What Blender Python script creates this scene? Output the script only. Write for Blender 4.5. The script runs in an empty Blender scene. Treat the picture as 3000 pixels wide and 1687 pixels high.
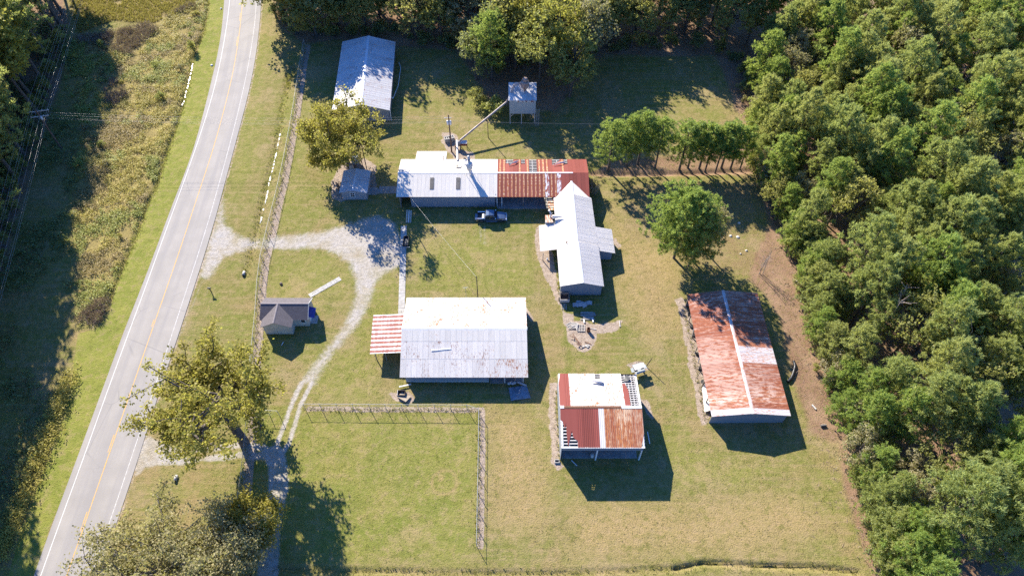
import bpy, math, random
import numpy as np
from mathutils import Vector, noise as mnoise
random.seed(7); RNG = np.random.default_rng(7)
S = bpy.context.scene
COL = S.collection
# ------------------------------------------------------------------ camera
CAM_H = 105.0
PITCH = math.radians(53.5)          # below the horizon
FOCAL = 2100.0                      # focal length in photo pixels (photo is 3000 wide)
cd = bpy.data.cameras.new("drone_camera"); cam = bpy.data.objects.new("drone_camera", cd); COL.objects.link(cam)
cam.location = (0, 0, CAM_H); cam.rotation_euler = (math.pi/2 - PITCH, 0, 0)
cd.sensor_fit = 'HORIZONTAL'; cd.sensor_width = 36.0; cd.lens = 36.0*FOCAL/3000.0
cd.clip_start = 1.0; cd.clip_end = 6000
S.camera = cam
# ------------------------------------------------------------------ sky, sun, exposure
SUN_EL = math.radians(32.5); SUN_AZ = math.radians(31.0)   # shadows run 31 deg right of straight towards the camera
SUN_STRENGTH = 4.8; SKY_STRENGTH = 0.102; EXPOSURE = 1.40
w = bpy.data.worlds.new("World"); S.world = w; w.use_nodes = True
wn = w.node_tree; bg = wn.nodes["Background"]
sky = wn.nodes.new("ShaderNodeTexSky"); sky.sky_type = 'NISHITA'; sky.sun_disc = False
sky.sun_elevation = SUN_EL; sky.sun_rotation = -SUN_AZ
sky.air_density = 1.0; sky.dust_density = 0.3; sky.ozone_density = 4.0
tint = wn.nodes.new('ShaderNodeMix'); tint.data_type = 'RGBA'; tint.blend_type = 'MULTIPLY'; tint.inputs[0].default_value = 1.0; tint.inputs[7].default_value = (0.33, 0.62, 1.06, 1)   # clear deep blue autumn sky
wn.links.new(sky.outputs[0], tint.inputs[6]); wn.links.new(tint.outputs[2], bg.inputs[0]); bg.inputs[1].default_value = SKY_STRENGTH
sl = bpy.data.lights.new("sun", 'SUN'); sun = bpy.data.objects.new("sun", sl); COL.objects.link(sun)
sl.energy = SUN_STRENGTH; sl.angle = math.radians(0.5); sl.color = (1.0, 0.93, 0.80)
sdir = Vector((math.sin(SUN_AZ)*math.cos(SUN_EL), -math.cos(SUN_AZ)*math.cos(SUN_EL), -math.sin(SUN_EL)))
sun.rotation_euler = sdir.to_track_quat('-Z', 'Y').to_euler(); sun.location = (-60, 160, 90)
S.view_settings.view_transform = 'Standard'; S.view_settings.look = 'None'
S.view_settings.exposure = EXPOSURE; S.view_settings.gamma = 1.0; S.view_settings.use_curve_mapping = False
S.render.engine = 'CYCLES'
S.cycles.use_denoising = False
S.cycles.max_bounces = 6; S.cycles.diffuse_bounces = 4; S.cycles.glossy_bounces = 2
S.cycles.transmission_bounces = 3; S.cycles.transparent_max_bounces = 6
S.cycles.caustics_reflective = False; S.cycles.caustics_refractive = False

# ------------------------------------------------------------------ surveyed points: photo pixel -> place on the ground (or at height z)
_f = np.array([0, math.cos(PITCH), -math.sin(PITCH)]); _u = np.array([0, math.sin(PITCH), math.cos(PITCH)])
def G(x, y, z=0.0):
    d = _f + np.array([(x-1500)/FOCAL, 0, 0]) - (y-843.5)/FOCAL*_u
    t = (z-CAM_H)/d[2]
    return Vector((d[0]*t, d[1]*t, z))
def G2(pts, z=0.0): return [tuple(G(x, y, z))[:2] for x, y in pts]
def crop(ox, oy, s):
    return lambda *pts: [(ox+x/s, oy+y/s) for x, y in pts]
def height_at(base, ypix):
    lo, hi = 0.0, 60.0
    for _ in range(40):
        m = (lo+hi)/2; q = np.array([base[0], base[1], m-CAM_H])
        if 843.5 - FOCAL*(q@_u)/(q@_f) > ypix: lo = m
        else: hi = m
    return lo

# ------------------------------------------------------------------ mesh builder
class MB:
    def __init__(s): s.v = []; s.f = []; s.uv = []; s.mi = []; s.m = 0; s.sm = []
    def quad(s, *p, uv=None): s.poly(p, uv)
    def poly(s, p, uv=None, smooth=False):
        n = len(s.v); s.v.extend([tuple(q) for q in p]); s.f.append(tuple(range(n, n+len(p))))
        s.uv.append(uv if uv else [(q[0], q[1]) for q in p]); s.mi.append(s.m); s.sm.append(smooth)
    def raw(s, vs, fs, uvs=None, smooth=False):
        n = len(s.v); s.v.extend([tuple(q) for q in vs])
        for k, f in enumerate(fs):
            s.f.append(tuple(n+i for i in f)); s.uv.append(uvs[k] if uvs else [(vs[i][0], vs[i][1]) for i in f]); s.mi.append(s.m); s.sm.append(smooth)
    def obox(s, c, ex, ey, ez):
        c = Vector(c); ex = Vector(ex); ey = Vector(ey); ez = Vector(ez)
        vs = [c+sx*ex+sy*ey+sz*ez for sz in (-1, 1) for sx, sy in ((-1,-1),(1,-1),(1,1),(-1,1))]
        fs = [(3,2,1,0),(4,5,6,7),(0,1,5,4),(1,2,6,5),(2,3,7,6),(3,0,4,7)]
        uvs = []
        lx, ly, lz = ex.length*2, ey.length*2, ez.length*2
        for a, b in ((lx,ly),(lx,ly),(lx,lz),(ly,lz),(lx,lz),(ly,lz)): uvs.append([(0,0),(a,0),(a,b),(0,b)])
        s.raw(vs, fs, uvs)
    def box(s, a, b, rz=0.0):
        c = [(a[i]+b[i])/2 for i in range(3)]; h = [abs(b[i]-a[i])/2 for i in range(3)]
        ca, sa = math.cos(rz), math.sin(rz)
        s.obox(c, (h[0]*ca, h[0]*sa, 0), (-h[1]*sa, h[1]*ca, 0), (0, 0, h[2]))
    def beam(s, p0, p1, wd, ht):
        p0 = Vector(p0); p1 = Vector(p1); d = p1-p0
        if d.length < 1e-6: return
        dn = d.normalized(); a = dn.cross(Vector((0,0,1)))
        if a.length < 1e-3: a = Vector((1,0,0))
        a.normalize(); b = dn.cross(a)
        s.obox((p0+p1)/2, d/2, a*wd/2, b*ht/2)
    def tube(s, p0, p1, r0, r1=None, n=8, cap=True):
        r1 = r0 if r1 is None else r1
        p0 = Vector(p0); p1 = Vector(p1); d = (p1-p0)
        if d.length < 1e-6: return
        dn = d.normalized(); a = dn.cross(Vector((0,0,1)))
        if a.length < 1e-3: a = Vector((1,0,0))
        a.normalize(); b = dn.cross(a); vs = []
        for p, r in ((p0, r0), (p1, r1)):
            for k in range(n):
                t = 2*math.pi*k/n; vs.append(p+a*r*math.cos(t)+b*r*math.sin(t))
        L = d.length
        s.raw(vs, [(k, (k+1)%n, n+(k+1)%n, n+k) for k in range(n)], [[(k/n,0),((k+1)/n,0),((k+1)/n,L),(k/n,L)] for k in range(n)], True)
        if cap: s.poly([vs[k] for k in range(n)][::-1]); s.poly([vs[n+k] for k in range(n)])
    def path(s, pts, r, n=6):
        for i in range(len(pts)-1):
            s.tube(pts[i], pts[i+1], r if not hasattr(r, '__len__') else r[i], r if not hasattr(r, '__len__') else r[i+1], n)
    def lathe(s, c, prof, n=12, axis=None):
        c = Vector(c); vs = []
        ax = Vector(axis).normalized() if axis else Vector((0,0,1))
        a = ax.orthogonal().normalized(); b = ax.cross(a)
        for r, z in prof:
            for k in range(n):
                t = 2*math.pi*k/n; vs.append(c+ax*z+a*r*math.cos(t)+b*r*math.sin(t))
        fs = []
        for i in range(len(prof)-1):
            for k in range(n): fs.append((i*n+k, i*n+(k+1)%n, (i+1)*n+(k+1)%n, (i+1)*n+k))
        s.raw(vs, fs, None, True)
        if prof[0][0] > 1e-4: s.poly([vs[k] for k in range(n)][::-1])
        if prof[-1][0] > 1e-4: s.poly([vs[(len(prof)-1)*n+k] for k in range(n)])
    def prism(s, pts, vec):
        """closed solid from a planar outline pushed along vec"""
        vec = Vector(vec); p = [Vector(q) for q in pts]; q = [a+vec for a in p]; n = len(p)
        s.poly(p[::-1]); s.poly(q)
        for i in range(n): s.poly([p[i], p[(i+1)%n], q[(i+1)%n], q[i]], [(0,0),(1,0),(1,1),(0,1)])
    def mesh(s, name, mats, org):
        me = bpy.data.meshes.new(name); ox, oy, oz = org
        me.from_pydata([(x-ox, y-oy, z-oz) for x, y, z in s.v], [], s.f)
        for m in mats: me.materials.append(m)
        uvl = me.uv_layers.new(name="UVMap"); uvl.data.foreach_set("uv", [c for f in s.uv for p in f for c in p])
        me.polygons.foreach_set("material_index", [min(i, len(mats)-1) for i in s.mi])
        me.polygons.foreach_set("use_smooth", s.sm)
        me.update(); return me

def tag(o, label=None, cat=None, group=None, kind=None):
    if label: o['label'] = label
    if cat: o['category'] = cat
    if group: o['group'] = group
    if kind: o['kind'] = kind
    return o
def thing(name, label, cat, loc=(0,0,0), group=None):
    o = bpy.data.objects.new(name, None); COL.objects.link(o); o.location = loc
    o.empty_display_size = 0.2
    return tag(o, label, cat, group)
def origin(p):
    v = Vector((0,0,0))
    while p is not None: v = v+p.location; p = p.parent
    return v
def part(name, mb, m, parent, label=None, kind=None):
    mats = m if isinstance(m, (list, tuple)) else [m]
    o = bpy.data.objects.new(name, mb.mesh(name, mats, origin(parent))); COL.objects.link(o); o.parent = parent
    return tag(o, label, None, None, kind)
def single(name, mb, m, label, cat, loc, group=None, kind=None):
    mats = m if isinstance(m, (list, tuple)) else [m]
    o = bpy.data.objects.new(name, mb.mesh(name, mats, loc)); COL.objects.link(o); o.location = loc
    return tag(o, label, cat, group, kind)
def dup(root, loc, rz=0.0, label=None, group=None, scale=None):
    r = root.copy(); COL.objects.link(r); r.location = loc; r.rotation_euler = (0, 0, rz)
    if scale: r.scale = scale
    if label: r['label'] = label
    if group: r['group'] = group
    for ch in list(root.children):
        c = ch.copy(); COL.objects.link(c); c.parent = r
        for g in list(ch.children):
            d = g.copy(); COL.objects.link(d); d.parent = c
    return r

# ------------------------------------------------------------------ materials
class NT:
    def __init__(s, m): s.t = m.node_tree
    def n(s, ty, **kw):
        nd = s.t.nodes.new(ty)
        for k, v in kw.items():
            if k in ('ins',):
                for kk, vv in v.items():
                    if hasattr(vv, 'is_output'): s.t.links.new(vv, nd.inputs[kk])
                    else: nd.inputs[kk].default_value = vv
            else: setattr(nd, k, v)
        return nd
    def math(s, op, a, b=0.0, c=None, clamp=False):
        nd = s.t.nodes.new('ShaderNodeMath'); nd.operation = op; nd.use_clamp = clamp
        for i, q in enumerate((a, b) if c is None else (a, b, c)):
            if hasattr(q, 'is_output'): s.t.links.new(q, nd.inputs[i])
            else: nd.inputs[i].default_value = q
        return nd.outputs[0]
    def noise(s, vec, scale, detail=3.0, rough=0.55):
        nd = s.n('ShaderNodeTexNoise', ins={'Scale': scale, 'Detail': detail, 'Roughness': rough})
        if vec is not None: s.t.links.new(vec, nd.inputs['Vector'])
        return nd.outputs['Fac']
    def ramp(s, f, lo, hi, a=0.0, b=1.0):
        nd = s.n('ShaderNodeMapRange', ins={1: lo, 2: hi, 3: a, 4: b}); nd.interpolation_type = 'SMOOTHSTEP'
        s.t.links.new(f, nd.inputs[0]); return nd.outputs[0]
    def mix(s, f, a, b):
        nd = s.t.nodes.new('ShaderNodeMix'); nd.data_type = 'RGBA'
        for i, q in ((0, f), (6, a), (7, b)):
            if hasattr(q, 'is_output'): s.t.links.new(q, nd.inputs[i])
            elif i == 0: nd.inputs[0].default_value = q
            else: nd.inputs[i].default_value = (*q, 1) if len(q) == 3 else q
        return nd.outputs[2]
    def scalevec(s, vec, sc):
        nd = s.n('ShaderNodeMapping'); nd.inputs['Scale'].default_value = sc; s.t.links.new(vec, nd.inputs['Vector']); return nd.outputs[0]
    def bump(s, h, strength, dist=0.05):
        nd = s.n('ShaderNodeBump', ins={'Strength': strength, 'Distance': dist}); s.t.links.new(h, nd.inputs['Height']); return nd.outputs[0]
MATS = {}
def newmat(name):
    m = bpy.data.materials.new(name); m.use_nodes = True; MATS[name] = m
    k = NT(m); bs = m.node_tree.nodes['Principled BSDF']
    return m, k, bs
def plain(name, c, rough=0.7, metal=0.0, var=0.25, sc=3.0, dirt=None, dirt_amt=0.4):
    """one base colour with weathering: broad tone noise, fine grain and optional stain colour"""
    m, k, bs = newmat(name)
    pos = k.n('ShaderNodeNewGeometry').outputs['Position']
    n1 = k.noise(pos, sc, 4); n2 = k.noise(pos, sc*9, 2)
    dark = tuple(q*(1-var) for q in c); lite = tuple(min(1, q*(1+var)) for q in c)
    colr = k.mix(k.ramp(n1, 0.3, 0.7), dark, lite)
    if dirt: colr = k.mix(k.math('MULTIPLY', k.ramp(k.noise(pos, sc*0.6, 5, 0.65), 0.5, 0.68), dirt_amt), colr, dirt)
    colr = k.mix(k.math('MULTIPLY', n2, 0.25), colr, dark)
    k.t.links.new(colr, bs.inputs['Base Color']); bs.inputs['Roughness'].default_value = rough; bs.inputs['Metallic'].default_value = metal
    k.t.links.new(k.bump(n2, 0.25, 0.01), bs.inputs['Normal'])
    return m
# ------------------------------------------------------------------ named materials
def sheet_metal(name, base, var=0.06, rust=(0.33,0.10,0.035), rust2=(0.55,0.33,0.18), amt=0.15, mode='streak', rough=0.5, grime=0.25, grime_col=(0.33,0.31,0.29), lapamt=0.65, lapcol=(0.24,0.19,0.16)):
    """roof or wall sheet: UV.x counts sheets across, UV.y runs down the slope in metres"""
    m, k, bs = newmat(name)
    uv = k.n('ShaderNodeUVMap').outputs[0]
    sep = k.n('ShaderNodeSeparateXYZ'); k.t.links.new(uv, sep.inputs[0])
    ux, vy = sep.outputs[0], sep.outputs[1]
    fx = k.math('FRACT', ux)
    info = k.n('ShaderNodeObjectInfo').outputs['Random']
    tone = k.n('ShaderNodeMix', data_type='RGBA')
    c0 = tuple(q*(1-var) for q in base); c1 = tuple(min(1, q*(1+var)) for q in base)
    col = k.mix(info, c0, c1)
    # dust and grey run-off streaks following the fall of the sheet
    st = k.noise(k.scalevec(uv, (9.0, 0.35, 1)), 1.0, 4, 0.6)
    col = k.mix(k.math('MULTIPLY', k.ramp(st, 0.45, 0.75), grime), col, grime_col)
    pos = k.n('ShaderNodeNewGeometry').outputs['Position']
    if mode == 'streak':
        a = k.noise(k.scalevec(uv, (7.0, 1.6, 1)), 1.0, 5, 0.7); b = k.noise(k.scalevec(uv, (0.35, 0.22, 1)), 1.0, 2)
        f = k.ramp(k.math('ADD', a, k.math('MULTIPLY', k.math('SUBTRACT', b, 0.5), 0.45)), 0.68-amt*0.6, 0.75-amt*0.45)
        rc = k.mix(k.noise(uv, 8, 2), rust, rust2)
        col = k.mix(k.math('MULTIPLY', f, min(1.0, amt*5)), col, rc)
    elif mode == 'panelrust':
        # each sheet weathers to orange and cream along its middle, stays dull red at the laps
        d = k.math('ABSOLUTE', k.math('SUBTRACT', fx, 0.62))
        w1 = k.noise(k.scalevec(uv, (3.0, 1.3, 1)), 1.0, 5, 0.7)
        f = k.ramp(k.math('ADD', k.math('MULTIPLY', d, -1.0), k.math('MULTIPLY', w1, 0.55)), 0.06, 0.16)
        band = k.noise(k.scalevec(uv, (0.02, 2.2, 1)), 1.0, 3, 0.6)
        rc = k.mix(k.ramp(k.math('ADD', k.noise(k.scalevec(uv, (6.0, 2.2, 1)), 1.0, 5, 0.7), k.math('MULTIPLY', k.math('SUBTRACT', band, 0.5), 0.6)), 0.42, 0.62), rust, rust2)
        col = k.mix(k.math('MULTIPLY', f, amt), col, rc)
    elif mode == 'allrust':
        a = k.noise(k.scalevec(uv, (2.6, 0.75, 1)), 1.0, 7, 0.72); b = k.noise(k.scalevec(pos, (0.10, 0.13, 0.1)), 1.0, 2)
        f = k.ramp(k.math('ADD', a, k.math('MULTIPLY', k.math('SUBTRACT', b, 0.5), 0.5)), 0.44, 0.60)
        rc = k.mix(k.ramp(k.noise(k.scalevec(uv, (5.0, 1.5, 1)), 1.0, 6, 0.75), 0.36, 0.64), base, rust)
        col = k.mix(k.math('MULTIPLY', f, amt), rc, rust2)
        band = k.ramp(k.math('ABSOLUTE', k.math('SUBTRACT', fx, 0.5)), 0.33, 0.5)
        col = k.mix(k.math('MULTIPLY', band, k.ramp(a, 0.4, 0.6, 0.1, 0.55)), col, rust2)
        col = k.mix(k.math('MULTIPLY', info, 0.55), col, base)
    elif mode == 'faded':
        # rust that runs in waves across each sheet with pale laps left between
        wob = k.noise(k.scalevec(uv, (0.25, 1.9, 1)), 1.0, 4, 0.6)
        d = k.math('ABSOLUTE', k.math('SUBTRACT', fx, 0.45))
        f = k.ramp(k.math('ADD', d, k.math('MULTIPLY', k.math('SUBTRACT', wob, 0.5), 0.55)), 0.31, 0.24)
        rc = k.mix(k.ramp(k.noise(k.scalevec(uv, (3, 3, 1)), 1.0, 4, 0.7), 0.55, 0.66), rust, rust2)
        col = k.mix(k.math('MULTIPLY', f, amt), col, rc)
    elif mode == 'patchy':
        a = k.noise(k.scalevec(uv, (2.4, 0.9, 1)), 1.0, 5, 0.65)
        f = k.ramp(a, 0.49, 0.52)
        col = k.mix(k.math('MULTIPLY', f, amt), col, rust)
    k.t.links.new(col, bs.inputs['Base Color'])
    bs.inputs['Roughness'].default_value = rough; bs.inputs['Metallic'].default_value = 0.0
    bs.inputs['Specular IOR Level'].default_value = 0.18
    if mode in ('streak', 'patchy'):
        lap = k.ramp(k.math('MINIMUM', fx, k.math('SUBTRACT', 1.0, fx)), 0.11 if lapamt < .8 else 0.36, 0.06)
        col = k.mix(k.math('MULTIPLY', lap, k.ramp(k.noise(k.scalevec(uv, (0.7, 0.8, 1)), 1.0, 4, 0.7), 0.30, 0.60, 0.15, 0.15+lapamt)), col, lapcol)
    fine = k.noise(k.scalevec(uv, (40.0, 3.0, 1)), 1.0, 2)
    k.t.links.new(k.bump(fine, 0.25, 0.012), bs.inputs['Normal'])
    return m
M_WHITE = sheet_metal('white_roof_sheet', (0.66,0.615,0.555), 0.05, amt=0.10)
M_WHITE2 = sheet_metal('white_roof_sheet_rusted', (0.64,0.60,0.55), 0.04, rust=(0.30,0.115,0.05), rust2=(0.42,0.22,0.13), amt=0.30, grime=0.22)
M_GALV = sheet_metal('galvanised_sheet', (0.68,0.63,0.575), 0.07, rust=(0.26,0.11,0.06), rust2=(0.36,0.22,0.15), amt=0.20, grime=0.40, rough=0.55)
M_LONG = sheet_metal('pale_grey_sheet', (0.68,0.635,0.585), 0.04, amt=0.10, grime=0.30, rough=0.42)
M_RED = sheet_metal('dull_red_sheet', (0.235,0.062,0.047), 0.16, amt=0.06, rust=(0.42,0.15,0.06), grime=0.15, grime_col=(0.30,0.12,0.10), rough=0.6)
M_REDRUST = sheet_metal('red_sheet_rusting', (0.225,0.062,0.045), 0.16, rust=(0.42,0.14,0.04), rust2=(0.66,0.47,0.30), amt=0.80, mode='panelrust', grime=0.05, rough=0.7)
M_ALLRUST = sheet_metal('old_rusted_sheet', (0.27,0.085,0.05), 0.18, rust=(0.40,0.14,0.06), rust2=(0.62,0.43,0.34), amt=0.80, mode='allrust', grime=0.05, rough=0.75)
M_PALERUST = sheet_metal('pale_rusted_sheet', (0.62,0.56,0.54), 0.10, rust=(0.42,0.15,0.06), rust2=(0.6,0.4,0.3), amt=0.3, grime=0.1, rough=0.6)
M_FADED = sheet_metal('half_rusted_white_sheet', (0.72,0.70,0.69), 0.05, rust=(0.28,0.075,0.05), rust2=(0.55,0.30,0.16), amt=0.97, mode='faded', grime=0.1)
M_PATCHY = sheet_metal('peeling_red_on_white_sheet', (0.64,0.63,0.64), 0.05, rust=(0.30,0.08,0.05), amt=0.95, mode='patchy', grime=0.1)
M_ORANGE = sheet_metal('orange_rusted_sheet', (0.62,0.50,0.40), 0.12, rust=(0.45,0.14,0.035), amt=0.9, mode='patchy', grime=0.1, rough=0.7)
M_SHED = sheet_metal('weathered_shed_sheet', (0.56,0.545,0.54), 0.06, rust=(0.30,0.13,0.08), rust2=(0.42,0.26,0.18), amt=0.22, grime=0.45, lapamt=0.85, lapcol=(0.11,0.06,0.05))
M_WALL = sheet_metal('grey_wall_sheet', (0.225,0.25,0.285), 0.06, amt=0.05, grime=0.25, rough=0.55)
M_WALLW = sheet_metal('pale_wall_sheet', (0.33,0.355,0.36), 0.05, amt=0.06, grime=0.25, rough=0.6)
M_SKYL = plain('fibreglass_skylight', (0.13,0.12,0.11), 0.6, var=0.3, sc=2)
M_RIDGE = plain('ridge_cap_metal', (0.66,0.67,0.70), 0.45, var=0.08, sc=2, dirt=(0.4,0.25,0.16), dirt_amt=0.25)
M_WOODW = plain('pale_old_timber', (0.50,0.47,0.44), 0.85, var=0.2, sc=4, dirt=(0.3,0.22,0.16))
M_RUSTC = plain('brown_rusted_sheet_metal', (0.34,0.25,0.21), 0.75, 0.1, 0.25, 3, dirt=(0.22,0.09,0.045), dirt_amt=0.9)
M_PALLET = plain('weathered_pallet_wood', (0.50,0.465,0.42), 0.9, var=0.2, sc=5)
M_PLY = plain('weathered_plywood', (0.33,0.27,0.20), 0.9, var=0.15, sc=3)
M_WOODG = plain('silvered_plank', (0.30,0.28,0.26), 0.9, var=0.2, sc=4)
M_WOOD = plain('grey_old_timber', (0.26,0.22,0.18), 0.9, var=0.3, sc=3)
M_DARKW = plain('creosote_timber', (0.075,0.055,0.045), 0.9, var=0.3, sc=3)
M_POLEW = plain('weathered_pole_wood', (0.15,0.09,0.065), 0.9, var=0.3, sc=2)
M_STEEL = plain('galvanised_steel', (0.38,0.38,0.38), 0.55, 0.2, 0.1, 5)
M_RUSTY = plain('rusty_iron', (0.17,0.075,0.04), 0.8, 0.1, 0.35, 6, dirt=(0.36,0.17,0.07))
M_PIPE = plain('dull_pipe_metal', (0.33,0.28,0.26), 0.6, 0.15, 0.2, 1.2, dirt=(0.28,0.11,0.06), dirt_amt=0.9)
M_BLACK = plain('black_plastic', (0.02,0.02,0.023), 0.4, var=0.2)
M_RUBBER = plain('tyre_rubber', (0.025,0.025,0.025), 0.85, var=0.2)
M_CONC = plain('old_concrete', (0.40,0.38,0.35), 0.9, var=0.16, sc=1.5, dirt=(0.25,0.21,0.16))
M_CONCD = plain('stained_concrete', (0.29,0.275,0.255), 0.9, var=0.2, sc=1.2, dirt=(0.18,0.16,0.12))
M_WHITEP = plain('white_painted_wood', (0.72,0.71,0.68), 0.6, var=0.06, sc=3, dirt=(0.45,0.4,0.34), dirt_amt=0.3)
M_CREAM = plain('cream_siding', (0.48,0.44,0.37), 0.75, var=0.06, sc=1.5, dirt=(0.36,0.31,0.25), dirt_amt=0.35)
M_GREYW = plain('grey_painted_block', (0.30,0.30,0.31), 0.85, var=0.12, sc=1.5)
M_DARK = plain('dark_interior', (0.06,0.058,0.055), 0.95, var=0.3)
M_BRICK = plain('chimney_brick', (0.42,0.31,0.23), 0.9, var=0.2, sc=6)
M_AWN = plain('violet_blue_canvas', (0.055,0.05,0.23), 0.75, var=0.12, sc=3)
M_TARP = plain('blue_tarp', (0.17,0.215,0.26), 0.6, var=0.3, sc=1.6, dirt=(0.08,0.13,0.19), dirt_amt=0.6)
M_PLASTICW = plain('white_plastic', (0.78,0.78,0.78), 0.4, var=0.04)
M_STONE = plain('pale_stone', (0.52,0.49,0.44), 0.9, var=0.2, sc=5)
M_DEADWOOD = plain('dead_grey_twigs', (0.36,0.29,0.24), 0.95, var=0.25, sc=3)
M_INSUL = plain('porcelain_grey', (0.55,0.56,0.58), 0.3, var=0.1)
def shingles(name, c):
    m, k, bs = newmat(name)
    uv = k.n('ShaderNodeUVMap').outputs[0]
    br = k.n('ShaderNodeTexBrick'); k.t.links.new(uv, br.inputs['Vector'])
    br.inputs['Color1'].default_value = (*[q*0.8 for q in c], 1); br.inputs['Color2'].default_value = (*[q*1.25 for q in c], 1)
    br.inputs['Mortar'].default_value = (*[q*0.45 for q in c], 1); br.inputs['Scale'].default_value = 1.0
    br.inputs['Mortar Size'].default_value = 0.02; br.inputs['Brick Width'].default_value = 0.33; br.inputs['Row Height'].default_value = 0.2
    n = k.noise(k.n('ShaderNodeNewGeometry').outputs['Position'], 1.2, 4)
    col = k.mix(k.math('MULTIPLY', n, 0.5), br.outputs[0], tuple(q*1.3 for q in c))
    k.t.links.new(col, bs.inputs['Base Color']); bs.inputs['Roughness'].default_value = 0.9
    k.t.links.new(k.bump(br.outputs['Fac'], -0.6, 0.02), bs.inputs['Normal'])
    return m
M_SHING = shingles('asphalt_shingle', (0.115,0.10,0.105))
def carpaint(name, c):
    m, k, bs = newmat(name)
    n = k.noise(k.n('ShaderNodeTexCoord').outputs['Object'], 2.5, 3)
    k.t.links.new(k.mix(n, tuple(q*0.85 for q in c), tuple(q*1.15 for q in c)), bs.inputs['Base Color'])
    bs.inputs['Roughness'].default_value = 0.22; bs.inputs['Metallic'].default_value = 0.55; bs.inputs['Coat Weight'].default_value = 0.7
    return m
M_PAINT = carpaint('dark_blue_grey_paint', (0.075,0.11,0.17))
m, k, bs = newmat('tinted_glass'); bs.inputs['Base Color'].default_value = (0.03,0.035,0.04,1); bs.inputs['Roughness'].default_value = 0.05
k.t.links.new(k.mix(k.noise(None, 2), (0.02,0.025,0.03), (0.045,0.05,0.055)), bs.inputs['Base Color']); M_GLASS = m
M_CHROME = plain('chrome_trim', (0.65,0.66,0.68), 0.15, 0.9, 0.04)
M_LAMP = plain('lamp_lens', (0.75,0.72,0.66), 0.15, 0.0, 0.05)
M_AMBER = plain('tail_lamp_lens', (0.35,0.03,0.02), 0.2, 0.0, 0.05)

# leaves: thin sheets that let some light through; colour varies per tree, per clump and with position
def leaf(name, c1, c2, c3=None, trans=0.35, warm=0.5):
    m, k, bs = newmat(name)
    at = k.n('ShaderNodeAttribute', attribute_name='tone').outputs['Fac']
    info = k.n('ShaderNodeObjectInfo').outputs['Random']
    pos = k.n('ShaderNodeTexCoord').outputs['Object']
    col = k.mix(k.math('ADD', k.math('MULTIPLY', at, 0.65), k.math('MULTIPLY', k.noise(pos, 0.6, 2), 0.35)), c1, c2)
    if c3: col = k.mix(k.math('MULTIPLY', k.ramp(info, 0.25, 1.0), warm), col, c3)
    bs.inputs['Roughness'].default_value = 0.55; bs.inputs['Specular IOR Level'].default_value = 0.3
    k.t.links.new(col, bs.inputs['Base Color'])
    tr = k.n('ShaderNodeBsdfTranslucent'); k.t.links.new(k.mix(0.5, col, (0.46,0.46,0.075)), tr.inputs[0])
    mx = k.n('ShaderNodeMixShader'); mx.inputs[0].default_value = trans
    k.t.links.new(bs.outputs[0], mx.inputs[1]); k.t.links.new(tr.outputs[0], mx.inputs[2])
    k.t.links.new(mx.outputs[0], m.node_tree.nodes['Material Output'].inputs[0])
    return m
L_PINE = leaf('pine_needles', (0.200,0.255,0.095), (0.470,0.540,0.195), (0.460,0.465,0.180), 0.60, 0.60)
L_PINEB = leaf('bright_pine_needles', (0.165,0.265,0.070), (0.380,0.520,0.135), (0.350,0.450,0.130), 0.60, 0.40)
L_OAK = leaf('hardwood_leaves', (0.180,0.195,0.070), (0.420,0.420,0.130), (0.480,0.420,0.140), 0.58, 0.60)
L_TAN = leaf('tan_hardwood_leaves', (0.220,0.195,0.105), (0.440,0.390,0.210), (0.400,0.340,0.200), 0.45, 0.60)
L_YEL = leaf('yellowing_leaves', (0.230,0.205,0.035), (0.430,0.380,0.075), (0.330,0.325,0.075), 0.55, 0.50)
L_ROAD = leaf('olive_autumn_leaves', (0.240,0.205,0.042), (0.510,0.430,0.090), (0.430,0.380,0.090), 0.57, 0.40)
L_GREY = leaf('greyish_olive_leaves', (0.260,0.230,0.110), (0.520,0.450,0.230), (0.420,0.380,0.180), 0.52, 0.40)
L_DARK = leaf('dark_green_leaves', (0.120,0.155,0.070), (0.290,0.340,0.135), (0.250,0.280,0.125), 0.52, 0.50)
L_BRUSH = leaf('tangled_weeds', (0.330,0.285,0.065), (0.620,0.520,0.140), None, 0.42, 0.00)
L_BRUSHG = leaf('green_vines', (0.250,0.275,0.065), (0.490,0.500,0.135), None, 0.42, 0.00)
L_BRUSHD = leaf('dead_canes', (0.200,0.135,0.110), (0.400,0.290,0.225), None, 0.15, 0.00)
L_GRASS = leaf('rough_grass_blades', (0.149,0.149,0.034), (0.317,0.290,0.081), None, 0.45)
L_TANW = leaf('dry_weed_leaves', (0.24,0.18,0.07), (0.47,0.36,0.16), None, 0.35)
L_STRAW = leaf('straw_grass', (0.24,0.19,0.055), (0.42,0.33,0.10), None, 0.35)
M_BARK = plain('bark', (0.12,0.095,0.075), 0.95, var=0.35, sc=2.5)
M_BARKG = plain('grey_bark', (0.17,0.15,0.13), 0.95, var=0.3, sc=2.5)
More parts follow.
